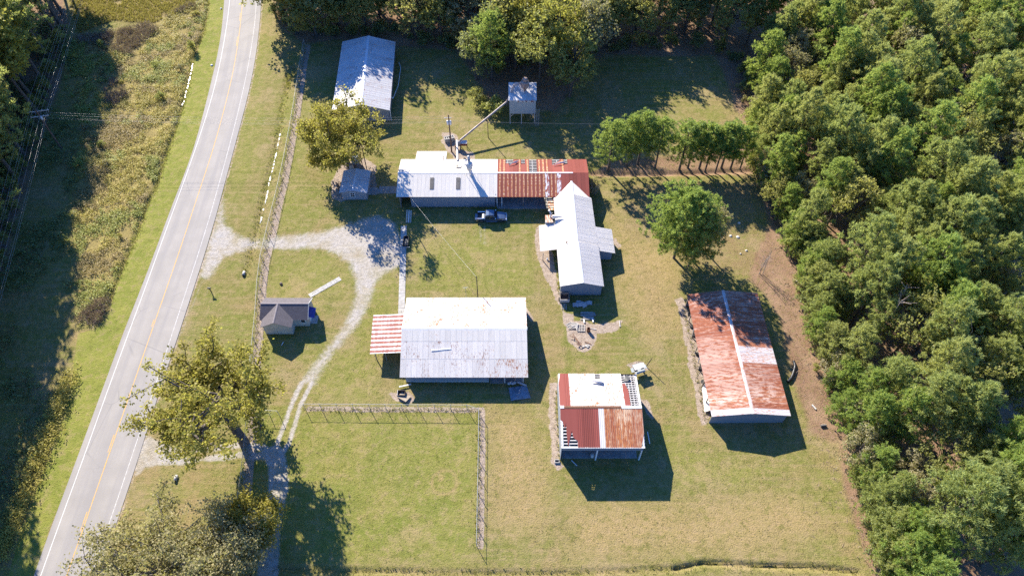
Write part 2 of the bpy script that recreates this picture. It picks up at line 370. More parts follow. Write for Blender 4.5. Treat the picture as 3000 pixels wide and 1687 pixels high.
# ------------------------------------------------------------------ survey of the ground (photo pixels, turned into metres)
m2 = crop(750, 560, 2.588); ml = crop(0, 560, 2.588); tl = crop(0, 0, 2.588); bl = crop(0, 1120, 2.556); b2 = crop(750, 1120, 2.556)
m3 = crop(1500, 560, 2.588); b3 = crop(1500, 1120, 2.556); b4 = crop(2250, 1120, 2.556); t2 = crop(750, 0, 2.588); t3 = crop(1500, 0, 2.588)
j5 = crop(1580, 800, 6.0375)
def D(*p): return [(x*3000/2576, y*3000/2576) for x, y in p]
ROAD_L = [(668,-160),(662,-60)] + tl((1700,0),(1688,180),(1655,400),(1602,620),(1520,950),(1440,1230)) + ml((1345,0),(1190,420),(1080,720),(940,1050)) + bl((790,0),(650,360),(520,740),(370,1090),(255,1449),(200,1600))
ROAD_R = [(763,-160),(766,-60),(766,10),(758,100),(744,200),(722,300),(690,420),(655,550)] + ml((1600,330),(1500,640),(1420,880),(1325,1180)) + bl((1170,130),(1060,500),(980,750),(860,1090),(700,1560),(640,1700))
LINE_L = [(680,-160),(677,-60)] + tl((1745,0),(1715,230),(1660,530),(1592,800),(1520,1020),(1410,1340)) + ml((1370,0),(1220,400),(1100,745),(970,1085)) + bl((830,0),(710,320),(590,680),(440,1050),(310,1449),(250,1600))
LINE_R = [(752,-160),(753,-60)] + tl((1944,0),(1935,170),(1880,520),(1818,800),(1740,1110)) + ml((1645,0),(1580,240),(1490,520),(1410,760),(1330,1010),(1280,1160)) + bl((1130,130),(1010,480),(905,810),(800,1110),(640,1560),(590,1700))
LINE_C = [(716,-160),(715,-60)] + tl((1840,0),(1826,170),(1775,520),(1700,830),(1610,1160)) + ml((1510,0),(1430,250),(1330,550),(1240,810),(1160,1020),(1050,1360)) + bl((985,60),(840,470),(700,870),(600,1170),(500,1449),(445,1600))
def spline(pts, step=1.5):
    p = [np.array(q, float) for q in pts]; p = [2*p[0]-p[1]]+p+[2*p[-1]-p[-2]]; out = []
    for i in range(1, len(p)-2):
        L = np.linalg.norm(p[i+1]-p[i]); n = max(1, int(L/step))
        for k in range(n):
            t = k/n; a, b, c, d = p[i-1:i+3]
            out.append(0.5*((2*b)+(c-a)*t+(2*a-5*b+4*c-d)*t*t+(3*b-a-3*c+d)*t**3))
    out.append(p[-2]); return np.array(out)
def smooth_line(pts, n=3):
    q = spline(G2(pts), 2.0)
    for _ in range(n*6):
        q[1:-1] = q[1:-1]*0.5+(q[:-2]+q[2:])*0.25
    return q
rl, rr = smooth_line(ROAD_L), smooth_line(ROAD_R)
ll, lr, lc = smooth_line(LINE_L), smooth_line(LINE_R), smooth_line(LINE_C)
FENCE_TOP = [(889,116),(877,182),(858,309),(847,371),(830,460),(808,560),(785,649),(762,745),(752,820),(747,903),(740,975),(732,1045),(722,1208),(714,1300),(703,1400),(688,1500)]
FENCE_W = [tuple(G(x, y, 1.9))[:2] for x, y in FENCE_TOP]
FIELD_TOP = [(887,1182.6),(1402.6,1185.7),(1401,1316),(1395.5,1589.5)]
FIELD_W = [tuple(G(x, y, 1.75))[:2] for x, y in FIELD_TOP]
DITCH_R = G2([(858,190),(845,260)] + t2((250,560),(205,760),(180,960),(150,1130),(110,1290),(70,1449)) + [(768,600),(758,650),(720,800),(715,812)])
DITCH_F = G2(D((690,1425),(760,1432),(900,1436),(1100,1440),(1400,1442),(1700,1430),(1770,1415),(1900,1422),(2080,1428),(2160,1440)))
DITCH_P = G2([(1735,508),(1900,510),(2060,506),(2190,500),(2250,495)])
DITCH_L = G2(tl((1590,-100),(1540,250),(1450,450),(1440,560),(1405,720),(1370,860),(1320,1000),(1250,1200),(1185,1400)) + ml((1100,130),(1030,330),(960,500),(860,720),(800,900)))
BRUSH = G2([(180,150),(230,110),(330,95),(470,60),(560,10),(640,-60)] + tl((1575,0),(1555,150),(1515,290),(1440,470),(1400,620),(1360,830),(1290,1040),(1215,1230),(1160,1449)) + ml((1125,30),(1050,230),(950,460),(850,720),(790,950),(740,1010),(620,1000)) + [(225,930),(225,800),(215,640),(225,500),(240,380),(200,260)])
LOT = [G2(ml((1690,60),(1712,230),(1760,310),(1870,355),(1941,360),(1975,366),(1975,430),(1941,432),(1800,455),(1690,500),(1645,560),(1612,640),(1570,660),(1520,640),(1610,330)) ),
       G2(m2((60,365),(220,335),(500,310),(640,275),(800,215),(920,180),(1060,250),(1110,420),(1110,560),(1010,600),(930,670),(885,760),(850,870),(770,1000),(650,1130),(550,1270),(480,1380),(425,1470),(340,1470),(450,1300),(590,1130),(700,960),(755,800),(765,690),(720,570),(600,470),(480,440),(220,440),(60,425)))]
LOT2 = [G2(bl((1090,390),(1140,420),(1280,470),(1440,480),(1600,490),(1600,512),(1400,520),(1320,545),(1450,572),(1600,548),(1620,572),(1400,605),(1180,600),(1080,640),(1005,690),(1020,560)))]
TRACKS = [([(885,1120),(870,1150),(853,1187),(845,1206),(824,1262),(812,1300),(810,1330)], 0.42), ([(914,1120),(899,1150),(882,1181),(876,1198),(861,1249),(845,1300),(820,1340)], 0.42),
          ([(610,1314),(700,1303),(768,1311),(805,1336)], 0.6), ([(610,1342),(712,1332),(783,1338),(815,1360)], 0.6),
          ([(805,1330),(815,1370),(815,1430),(800,1500),(790,1560),(782,1690)], 1.5)]
TRACKS_W = [(G2(p), r) for p, r in TRACKS]
THIN = [(G2(ml((1530,680),(1480,820),(1430,930),(1380,1070))), 0.3), (G2(ml((1650,520),(1610,640),(1560,810))), 0.18), (G2([(1405,640),(1407,690),(1410,715)]), 0.35), (G2([(1418,640),(1420,690),(1422,715)]), 0.35)]
DIRT = [G2(m3((1240,820),(1290,800),(1330,880),(1400,1040),(1420,1200),(1450,1380),(1490,1560),(1500,1760),(1440,1790),(1400,1600),(1340,1330),(1300,1040))),
        G2(b3((285,10),(340,10),(345,300),(350,560),(400,640),(330,650),(290,600))),
        G2(j5((150,0),(230,90),(350,90),(360,240),(380,400),(360,560),(430,680),(600,690),(620,830),(800,870),(1110,920),(1400,830),(1470,800),(1440,960),(1300,1030),(1010,1090),(1020,1200),(920,1370),(820,1400),(700,1360),(560,1230),(470,1090),(430,860),(400,660),(270,480),(210,240))),
        G2(m3((190,290),(240,260),(300,460),(340,660),(360,700),(330,830),(300,700),(200,560),(180,420))),
        G2([(1296,392),(1320,388),(1340,400),(1352,440),(1390,445),(1395,466),(1330,467),(1290,420)]),
        G2([(985,500),(1000,480),(1070,465),(1100,490),(1105,540),(1080,570),(1000,590),(970,580)]),
        G2(b2((990,80),(1060,70),(1150,70),(1195,130),(1150,160),(1050,130))),
        G2(m3((100,870),(170,960),(150,985),(110,940))), G2(m3((870,1330),(1000,1300),(1040,1360),(950,1400))),
        G2(m3((770,330),(830,420),(800,440),(770,380))), G2(b3((960,120),(1010,140),(1080,260),(1060,280),(980,180)))]
PAINTED_STRIP = [(FENCE_W, 0.75), (FIELD_W, 0.45)]
LITTER = [G2(D((1830,210),(1880,350),(1905,440),(1935,560),(1900,640),(1880,700),(1960,790),(1985,900),(2010,1000),(2040,1090),(2105,1110),(2125,1220),(2150,1330),(2200,1460)) + [(3300,1760),(3300,-140),(760,-140)] + D((700,60),(760,110),(840,100),(1000,118),(1150,130),(1240,260),(1400,280),(1480,170),(1520,140),(1800,140))),
          G2([(1740,500),(1800,470),(2000,450),(2190,420),(2230,500),(2190,512),(1760,516)])]
LITTER_LEFT = G2([(200,60),(190,200),(110,450),(30,720),(-60,1100),(-100,1700),(-500,1700),(-500,-150),(160,-150)])
VERGE = [G2(tl((1590,-120),(1590,0),(1570,150),(1530,290),(1470,480),(1440,620),(1380,830),(1310,1040),(1240,1230),(1190,1449)) + ml((1160,0),(1080,230),(980,460),(880,720),(820,940),(740,1040),(590,1080)) + bl((520,110),(430,420),(330,640),(240,900),(150,1130),(60,1449),(0,1600)) + ROAD_L[::-1])]
FIELD = G2([(720,1190),(887,1200),(1402,1210),(1396,1600),(1380,1650),(860,1650),(700,1640)])
DRYP = [G2(m3((860,400),(1060,330),(1240,520),(1280,700),(1160,760),(1000,900),(840,700))), G2(D((1230,1040),(1330,1050),(1380,1200),(1380,1330),(1240,1330))), G2(D((1430,1270),(2000,1250),(2100,1330),(1900,1400),(1440,1400))), G2(D((1540,520),(1640,640),(1720,800),(1640,860),(1560,740)))]
LUSH = [G2(D(*q)) for q in (((700,230),(770,250),(750,560),(690,590)),((680,640),(850,650),(880,740),(700,760)),((770,900),(930,880),(960,1000),(790,1010)),((940,690),(1005,680),(990,840),(900,890),(880,850)),((620,30),(690,60),(640,420),(580,500)),((690,770),(640,860),(690,980),(660,1000)),((1050,600),(1180,590),(1330,620),(1340,720),(1180,740),(1050,720)),((1640,1080),(1780,1150),(1900,1180),(1900,1230),(1720,1220)))]
STRAW = [G2([(170,-120),(640,-120),(560,30),(440,70),(330,60),(230,100)])]
WATER_L = G2(tl((1462,480),(1445,560),(1425,640),(1400,740),(1378,800)))
WATER_R = G2(t2((185,1000),(160,1120),(140,1220),(120,1300),(95,1400)) + [(782,575),(770,620),(762,655)])

def seg_dist(P, line):
    best = np.full(len(P), 1e9)
    for a, b in zip(line[:-1], line[1:]):
        a = np.array(a); b = np.array(b); d = b-a; L = max(1e-9, d@d)
        t = np.clip(((P-a)@d)/L, 0, 1); q = P-a-t[:, None]*d
        best = np.minimum(best, q[:, 0]**2+q[:, 1]**2)
    return np.sqrt(best)
def inside(P, poly):
    r = np.zeros(len(P), bool); n = len(poly)
    for i in range(n):
        x0, y0 = poly[i]; x1, y1 = poly[(i+1) % n]
        if y0 == y1: continue
        c = (y0 > P[:, 1]) != (y1 > P[:, 1])
        r ^= c & (P[:, 0] < (x1-x0)*(P[:, 1]-y0)/(y1-y0)+x0)
    return r
def near(P, poly, pad):
    q = np.array(poly); return (P[:, 0] > q[:, 0].min()-pad) & (P[:, 0] < q[:, 0].max()+pad) & (P[:, 1] > q[:, 1].min()-pad) & (P[:, 1] < q[:, 1].max()+pad)
def sstep(x): x = np.clip(x, 0, 1); return x*x*(3-2*x)
def area(P, poly, soft):
    out = np.zeros(len(P)); k = near(P, poly, soft)
    if not k.any(): return out
    Q = P[k]; d = seg_dist(Q, list(poly)+[poly[0]]); s = np.where(inside(Q, poly), d, -d)
    out[k] = sstep(s/(2*soft)+0.5); return out
def stroke(P, line, r, soft):
    out = np.zeros(len(P)); k = near(P, line, r+soft)
    if not k.any(): return out
    d = seg_dist(P[k], line); out[k] = sstep((r+soft-d)/(2*soft)); return out
def fbm(P, sc, seed, oct=3):
    """cheap smooth value noise, vectorised"""
    out = np.zeros(len(P)); amp = 1.0; tot = 0.0; r = np.random.default_rng(seed)
    for o in range(oct):
        tab = r.random((256, 256)); q = P*sc*2**o+r.random(2)*100
        i = np.floor(q).astype(int); f = q-i; f = f*f*(3-2*f)
        a = tab[i[:,0]%256, i[:,1]%256]; b = tab[(i[:,0]+1)%256, i[:,1]%256]; c = tab[i[:,0]%256, (i[:,1]+1)%256]; d = tab[(i[:,0]+1)%256, (i[:,1]+1)%256]
        out += amp*((a*(1-f[:,0])+b*f[:,0])*(1-f[:,1])+(c*(1-f[:,0])+d*f[:,0])*f[:,1]); tot += amp; amp *= 0.5
    return out/tot
def big_max(P, polys, soft):
    out = np.zeros(len(P))
    for p in polys: out = np.maximum(out, area(P, p, soft))
    return out
ROADPOLY = [tuple(q) for q in rl]+[tuple(q) for q in rr[::-1]]
def ground_z(P):
    z = 0.10*(fbm(P, 0.05, 3)-0.5)+0.05*(fbm(P, 0.6, 4)-0.5)-0.02
    z = z-0.35*stroke(P, DITCH_R, 0.2, 1.3)-0.45*stroke(P, DITCH_F, 0.12, 0.5)*(0.4+1.0*fbm(P, 0.3, 8))-0.55*stroke(P, DITCH_F[5:], 0.15, 0.35)*(0.6+0.6*fbm(P, 0.5, 9))-0.6*stroke(P, DITCH_P, 0.4, 0.8)-0.35*stroke(P, DITCH_L, 0.2, 1.0)
    z = z+0.25*area(P, BRUSH, 2.0)*(fbm(P, 0.35, 5)-0.3)
    rd = area(P, ROADPOLY, 1.2); z = z*(1-rd)-0.05*rd
    return z
def gz(x, y): return float(ground_z(np.array([[x, y]], float))[0])

# ------------------------------------------------------------------ ground sheet
def make_ground():
    RES = 0.36; xs = np.arange(-150, 150.01, RES); ys = np.arange(14, 196.01, RES)
    X, Y = np.meshgrid(xs, ys); P = np.stack([X.ravel(), Y.ravel()], 1); nx, ny = len(xs), len(ys)
    Z = ground_z(P)
    jit = (fbm(P, 0.9, 11, 4)-0.5); wob = (fbm(P, 0.25, 12, 3)-0.5)
    Pw = P+np.stack([wob*1.2+jit*0.8, (fbm(P, 0.27, 13, 3)-0.5)*1.2+(fbm(P, 0.9, 14, 3)-0.5)*0.8], 1)
    A = {}
    grav = 0.97*big_max(Pw, LOT, 1.8); grav = np.maximum(grav, 0.9*big_max(Pw, LOT2, 0.5))
    for l, r in TRACKS_W: grav = np.maximum(grav, 0.85*stroke(P+0.3*(Pw-P), l, r, 0.35))
    for l, r in THIN: grav = np.maximum(grav, 0.75*0.55*stroke(P, l, r, 0.3))
    A['gravel'] = grav
    dirt = big_max(Pw, DIRT, 0.5)
    for l, r in PAINTED_STRIP: dirt = np.maximum(dirt, 0.9*stroke(P+0.15*(Pw-P), [(x+0.55, y) for x, y in l], r, 0.35))
    dirt = np.maximum(dirt, 0.7*stroke(P, [tuple(q+np.array([0.25, 0])) for q in rr], 0.25, 0.4))
    A['dirt'] = dirt
    lit = big_max(Pw, LITTER, 2.2); lit = np.maximum(lit, area(Pw, LITTER_LEFT, 3.0)); lit = np.maximum(lit, 0.9*stroke(P, DITCH_P, 0.7, 0.6))
    lit = np.maximum(lit, 0.46*area(Pw, G2(D((1530,440),(1900,440),(1960,640),(1900,720),(1760,700),(1640,620),(1560,600))), 4.0)); lit = np.maximum(lit, 0.40*area(Pw, G2(D((1560,600),(1640,640),(1720,760),(1690,860),(1600,800))), 4.0))
    A['litter'] = lit
    gr = big_max(P, VERGE, 0.5); A['verge'] = gr
    A['lush'] = np.maximum(0.85*area(Pw, FIELD, 2.0), 0.75*big_max(Pw, LUSH, 2.5))
    A['dry'] = np.maximum(big_max(Pw, DRYP, 3.0), 0.55*stroke(P, DITCH_F, 0.6, 1.6))
    A['dry'] = np.maximum(A['dry'], big_max(Pw, STRAW, 2.0)*0.9); A['dry'] = np.maximum(A['dry'], big_max(Pw, [G2(ml((540,1075),(640,1050),(800,1060),(960,1030),(930,1110),(780,1160),(600,1180),(520,1140)))], 1.0)*1.0)
    for rx, ry, rad in ((1302,1412,1.9),(1290,1400,0.3)):
        c = np.array(G2([(rx, ry)])[0]); dd = np.linalg.norm(P-c, axis=1); A['dry'] = np.maximum(A['dry'], 0.9*sstep(1-np.abs(dd-rad)/0.45))
    A['brush'] = area(Pw, BRUSH, 0.8)
    verts = np.column_stack([P, Z])
    idx = np.arange(nx*ny).reshape(ny, nx); q = np.stack([idx[:-1,:-1], idx[:-1,1:], idx[1:,1:], idx[1:,:-1]], -1).reshape(-1, 4)
    # far skirt out to the horizon, meeting the detailed sheet along its rim
    R = 3000.0; rim = [idx[0,0], idx[0,-1], idx[-1,-1], idx[-1,0]]
    ext = np.array([[-R,-R,0],[R,-R,0],[R,R,0],[-R,R,0]]); n0 = len(verts); verts = np.vstack([verts, ext])
    sides = [(list(idx[0,:]), n0, n0+1), (list(idx[:,-1]), n0+1, n0+2), (list(idx[-1,::-1]), n0+2, n0+3), (list(idx[::-1,0]), n0+3, n0)]
    loops = list(q.ravel()); starts = list(range(0, 4*len(q), 4)); tot = [4]*len(q)
    for rimv, a, b in sides:
        f = [int(i) for i in rimv[::-1]]+[a, b]; starts.append(len(loops)); tot.append(len(f)); loops += f
    me = bpy.data.meshes.new('ground'); me.vertices.add(len(verts)); me.vertices.foreach_set('co', verts.ravel())
    me.loops.add(len(loops)); me.loops.foreach_set('vertex_index', np.array(loops, np.int32))
    me.polygons.add(len(starts)); me.polygons.foreach_set('loop_start', np.array(starts, np.int32))
    me.update(calc_edges=True); me.validate()
    for kx, vv in A.items():
        at = me.attributes.new(kx, 'FLOAT', 'POINT'); at.data.foreach_set('value', np.concatenate([vv, np.full(4, 0.6 if kx == 'litter' else 0.0)]).astype(np.float32))
    me.polygons.foreach_set('use_smooth', [True]*len(me.polygons))
    o = bpy.data.objects.new('ground', me); COL.objects.link(o); tag(o, 'mown olive grass yard with worn gravel drive and bare earth patches', None, None, 'structure')
    me.materials.append(ground_mat()); return o
def ground_mat():
    m, k, bs = newmat('yard_ground')
    pos = k.n('ShaderNodeNewGeometry').outputs['Position']
    A = lambda s: k.n('ShaderNodeAttribute', attribute_name=s).outputs['Fac']
    nb = k.noise(pos, 0.045, 4, 0.6); nm = k.noise(pos, 0.22, 5, 0.62); nf = k.noise(pos, 1.6, 5, 0.7); ng = k.noise(pos, 5.0, 4, 0.75)
    mow = k.noise(k.scalevec(pos, (0.045, 1.5, 1)), 1.0, 4, 0.65)
    def edge(a, amt=0.5, lo=0.38, hi=0.62):
        return k.ramp(k.math('ADD', a, k.math('MULTIPLY', k.math('SUBTRACT', nf, 0.5), amt)), lo, hi)
    big = k.noise(pos, 0.11, 5, 0.7)
    mow2 = k.noise(k.scalevec(pos, (0.9, 0.05, 1)), 1.0, 3, 0.6)
    grass = k.mix(k.ramp(nb, 0.36, 0.64), (0.191,0.173,0.051), (0.269,0.203,0.090))
    grass = k.mix(k.math('MULTIPLY', k.ramp(nm, 0.38, 0.60), 0.80), grass, (0.165,0.180,0.037))
    grass = k.mix(k.math('MULTIPLY', k.ramp(big, 0.51, 0.64), 0.62), grass, (0.331,0.237,0.139))
    grass = k.mix(k.math('MULTIPLY', k.ramp(mow, 0.48, 0.64), 0.38), grass, (0.336,0.240,0.131))
    grass = k.mix(k.math('MULTIPLY', k.ramp(mow2, 0.52, 0.66), 0.30), grass, (0.139,0.155,0.034))
    lush = k.mix(k.ramp(nm, 0.35, 0.65), (0.162,0.195,0.030), (0.249,0.226,0.060))
    lush = k.mix(k.math('MULTIPLY', k.ramp(big, 0.52, 0.66), 0.5), lush, (0.313,0.238,0.104))
    grass = k.mix(k.math('MULTIPLY', A('lush'), 0.80), grass, lush)
    tan = k.mix(k.ramp(nf, 0.3, 0.7), (0.360,0.255,0.128), (0.273,0.209,0.077))
    grass = k.mix(k.math('MULTIPLY', A('dry'), k.ramp(nm, 0.20, 0.55)), grass, tan)
    verge = k.mix(k.ramp(nm, 0.3, 0.7), (0.180,0.209,0.035), (0.261,0.258,0.056))
    grass = k.mix(k.math('MULTIPLY', edge(A('verge'), 0.4), 0.92), grass, verge)
    grass = k.mix(k.math('MULTIPLY', k.ramp(nf, 0.50, 0.68), 0.45), grass, (0.365,0.267,0.128))
    n1m = k.noise(pos, 0.75, 5, 0.72)
    grass = k.mix(k.math('MULTIPLY', k.ramp(n1m, 0.50, 0.64), 0.50), grass, (0.330,0.245,0.125))
    grass = k.mix(k.math('MULTIPLY', k.ramp(n1m, 0.48, 0.34), 0.55), grass, (0.120,0.130,0.026))
    grass = k.mix(k.math('MULTIPLY', k.ramp(ng, 0.48, 0.72), 0.55), grass, (0.090,0.090,0.017))
    scrub = k.mix(nf, (0.20,0.165,0.05), (0.34,0.26,0.11))
    grass = k.mix(A('brush'), grass, scrub)
    lit = k.mix(k.ramp(nm, 0.3, 0.7), (0.215,0.128,0.080), (0.310,0.200,0.130)); lit = k.mix(k.math('MULTIPLY', k.ramp(nf, 0.45, 0.7), 0.6), lit, (0.18,0.16,0.055))
    col = k.mix(edge(A('litter'), 0.9, 0.3, 0.7), grass, lit)
    dirt = k.mix(k.ramp(nf, 0.3, 0.7), (0.270,0.205,0.150), (0.420,0.335,0.265)); dirt = k.mix(k.math('MULTIPLY', k.ramp(ng, 0.55, 0.8), 0.5), dirt, (0.20,0.17,0.09))
    col = k.mix(edge(A('dirt'), 0.8, 0.34, 0.62), col, dirt)
    grv = k.mix(k.ramp(nf, 0.32, 0.68), (0.330,0.292,0.245), (0.465,0.420,0.370)); grv = k.mix(k.math('MULTIPLY', k.ramp(ng, 0.5, 0.8), 0.6), grv, (0.30,0.26,0.22))
    grv = k.mix(k.math('MULTIPLY', k.ramp(nm, 0.45, 0.75), 0.45), grv, (0.37,0.36,0.365))
    grv = k.mix(k.math('MULTIPLY', k.ramp(k.noise(pos, 0.5, 4), 0.52, 0.7), 0.4), grv, (0.34,0.28,0.17))
    gq = k.math('ADD', A('gravel'), k.math('MULTIPLY', k.math('SUBTRACT', k.math('ADD', k.math('MULTIPLY', nf, 0.6), k.math('MULTIPLY', ng, 0.4)), 0.5), 1.1))
    col = k.mix(k.math('MULTIPLY', k.ramp(gq, 0.22, 0.85), k.ramp(nm, 0.32, 0.56, 0.62, 1.0)), col, grv)
    k.t.links.new(col, bs.inputs['Base Color']); bs.inputs['Roughness'].default_value = 0.95; bs.inputs['Specular IOR Level'].default_value = 0.1
    h = k.math('ADD', k.math('MULTIPLY', nf, 0.45), k.math('MULTIPLY', ng, 0.6))
    k.t.links.new(k.bump(h, 1.0, 0.22), bs.inputs['Normal'])
    return m
make_ground()

# ------------------------------------------------------------------ road, markings
def resample(q, n):
    d = np.concatenate([[0], np.cumsum(np.linalg.norm(np.diff(q, axis=0), axis=1))]); t = np.linspace(0, d[-1], n)
    return np.stack([np.interp(t, d, q[:, 0]), np.interp(t, d, q[:, 1])], 1)
m, k, bs = newmat('pale_worn_asphalt')
pos = k.n('ShaderNodeNewGeometry').outputs['Position']; uv = k.n('ShaderNodeUVMap').outputs[0]
a = k.noise(pos, 0.25, 4); g = k.noise(pos, 9, 2)
col = k.mix(k.ramp(a, 0.3, 0.7), (0.290,0.264,0.238), (0.338,0.308,0.278))
lane = k.noise(k.scalevec(uv, (7.0, 0.03, 1)), 1.0, 3); col = k.mix(k.math('MULTIPLY', k.ramp(lane, 0.4, 0.65), 0.55), col, (0.245,0.228,0.222))
cr = k.n('ShaderNodeTexVoronoi', feature='DISTANCE_TO_EDGE', ins={'Scale': 0.16, 'Vector': k.mix(0.25, pos, k.n('ShaderNodeTexNoise', ins={'Scale': 0.8, 'Detail': 4}).outputs['Color'])}).outputs['Distance']
col = k.mix(k.math('MULTIPLY', k.math('MULTIPLY', k.ramp(cr, 0.012, 0.002), k.ramp(k.noise(pos, 0.09, 2), 0.46, 0.6)), 0.45), col, (0.16,0.15,0.15))
col = k.mix(k.math('MULTIPLY', k.ramp(g, 0.4, 0.8), 0.35), col, (0.235,0.22,0.216))
k.t.links.new(col, bs.inputs['Base Color']); bs.inputs['Roughness'].default_value = 0.9; k.t.links.new(k.bump(g, 0.3, 0.02), bs.inputs['Normal'])
M_ASPH = m
n = 170; L_, R_ = resample(rl, n), resample(rr, n)
mb = MB()
for i in range(n-1):
    a, b, c, d = L_[i], R_[i], R_[i+1], L_[i+1]
    mb.quad((a[0],a[1],0.03),(b[0],b[1],0.03),(c[0],c[1],0.03),(d[0],d[1],0.03), uv=[(0,i),(1,i),(1,i+1),(0,i+1)])
    mb.quad((a[0],a[1],-0.25),(a[0],a[1],0.03),(d[0],d[1],0.03),(d[0],d[1],-0.25)); mb.quad((b[0],b[1],0.03),(b[0],b[1],-0.25),(c[0],c[1],-0.25),(c[0],c[1],0.03))
for p in mb.f: pass
single('road', mb, M_ASPH, 'pale grey two-lane road curving past the yard', None, (0,0,0), None, 'structure')
def paint(name, c, wear):
    m, k, bs = newmat(name); pos = k.n('ShaderNodeNewGeometry').outputs['Position']
    n = k.noise(pos, 2.2, 5, 0.7); k.t.links.new(k.mix(k.math('MULTIPLY', k.ramp(n, 0.42, 0.62), wear), c, (0.33,0.305,0.30)), bs.inputs['Base Color']); bs.inputs['Roughness'].default_value = 0.8; return m
M_PW = paint('worn_white_paint', (0.62,0.61,0.58), 0.35); M_PWT = paint('faded_white_paint', (0.60,0.59,0.56), 0.8); M_PY = paint('worn_yellow_paint', (0.62,0.34,0.06), 0.45)
def ribbon(mb, q, w, z=0.034):
    d = np.gradient(q, axis=0); d /= np.linalg.norm(d, axis=1)[:, None]; nn = np.stack([-d[:,1], d[:,0]], 1)*w/2
    for i in range(len(q)-1):
        a, b, c, e = q[i]+nn[i], q[i]-nn[i], q[i+1]-nn[i+1], q[i+1]+nn[i+1]
        mb.quad((*a,z),(*b,z),(*c,z),(*e,z))
for q, w_, mm_, lab in ((ll, 0.11, M_PW, 'white edge line along the left side of the road'), (lr, 0.08, M_PWT, 'worn white edge line along the yard side of the road'), (lc, 0.14, M_PY, 'worn yellow centre line on the road')):
    mb = MB(); ribbon(mb, resample(q, 200), w_); single('road_marking', mb, mm_, lab, None, (0,0,0), None, 'structure')
DASH = [bl((840,440),(797,572)), bl((652,982),(604,1130)), ml((1168,985),(1150,1040)), bl((465,1530),(430,1640)), tl((1845,90),(1838,150)), tl((1812,300),(1800,370))]
for dsh in DASH:
    q = np.array(G2(dsh)); dd = (q[1]-q[0])/np.linalg.norm(q[1]-q[0]); off = np.array([-dd[1], dd[0]]); mb = MB()
    mid = q.mean(0); j = np.argmin(np.linalg.norm(lc-mid, axis=1)); side = -0.28
    tang = lc[min(j+1, len(lc)-1)]-lc[j-1]; tang /= np.linalg.norm(tang); nrm = np.array([-tang[1], tang[0]])
    if nrm[0] > 0: nrm = -nrm
    c = lc[j]+nrm*0.28; hl = np.linalg.norm(q[1]-q[0])/2
    ribbon(mb, np.array([c-tang*hl, c, c+tang*hl]), 0.13); single('road_marking', mb, M_PY, 'yellow passing dash beside the centre line', None, (0,0,0), None, 'structure')
# water lying in the ditches, mirrors the sky
m, k, bs = newmat('ditch_water'); bs.inputs['Base Color'].default_value = (0.25,0.27,0.3,1); bs.inputs['Roughness'].default_value = 0.28; bs.inputs['Specular IOR Level'].default_value = 0.5
pos = k.n('ShaderNodeNewGeometry').outputs['Position']; k.t.links.new(k.mix(k.noise(pos, 1.2, 3), (0.16,0.16,0.17), (0.34,0.33,0.35)), bs.inputs['Base Color']); k.t.links.new(k.bump(k.noise(pos, 5, 3), 0.3, 0.05), bs.inputs['Normal']); M_WATER = m
def puddles(line, lab, wd, seed):
    q = resample(spline(line, 0.6), 60); r = np.random.default_rng(seed); ws = wd*np.maximum(0.05, 1.3*r.random(60)-0.10)*0.75; q = q+r.normal(size=q.shape)*wd*0.10
    mb = MB(); d = np.gradient(q, axis=0); d /= np.linalg.norm(d, axis=1)[:, None]; nn = np.stack([-d[:,1], d[:,0]], 1)
    zz = ground_z(q)+0.09
    for i in range(59):
        if i % 13 == 12 or r.random() < .22: continue
        a, b, c, e = q[i]+nn[i]*ws[i]/2, q[i]-nn[i]*ws[i]/2, q[i+1]-nn[i+1]*ws[i+1]/2, q[i+1]+nn[i+1]*ws[i+1]/2
        mb.quad((*a,zz[i]),(*b,zz[i]),(*c,zz[i+1]),(*e,zz[i+1]))
    single('water', mb, M_WATER, lab, None, (0,0,0), None, 'structure')
puddles(WATER_L, 'bright water in the ditch left of the road', 0.42, 1); puddles(WATER_R, 'bright water trickling down the roadside ditch', 0.42, 2)
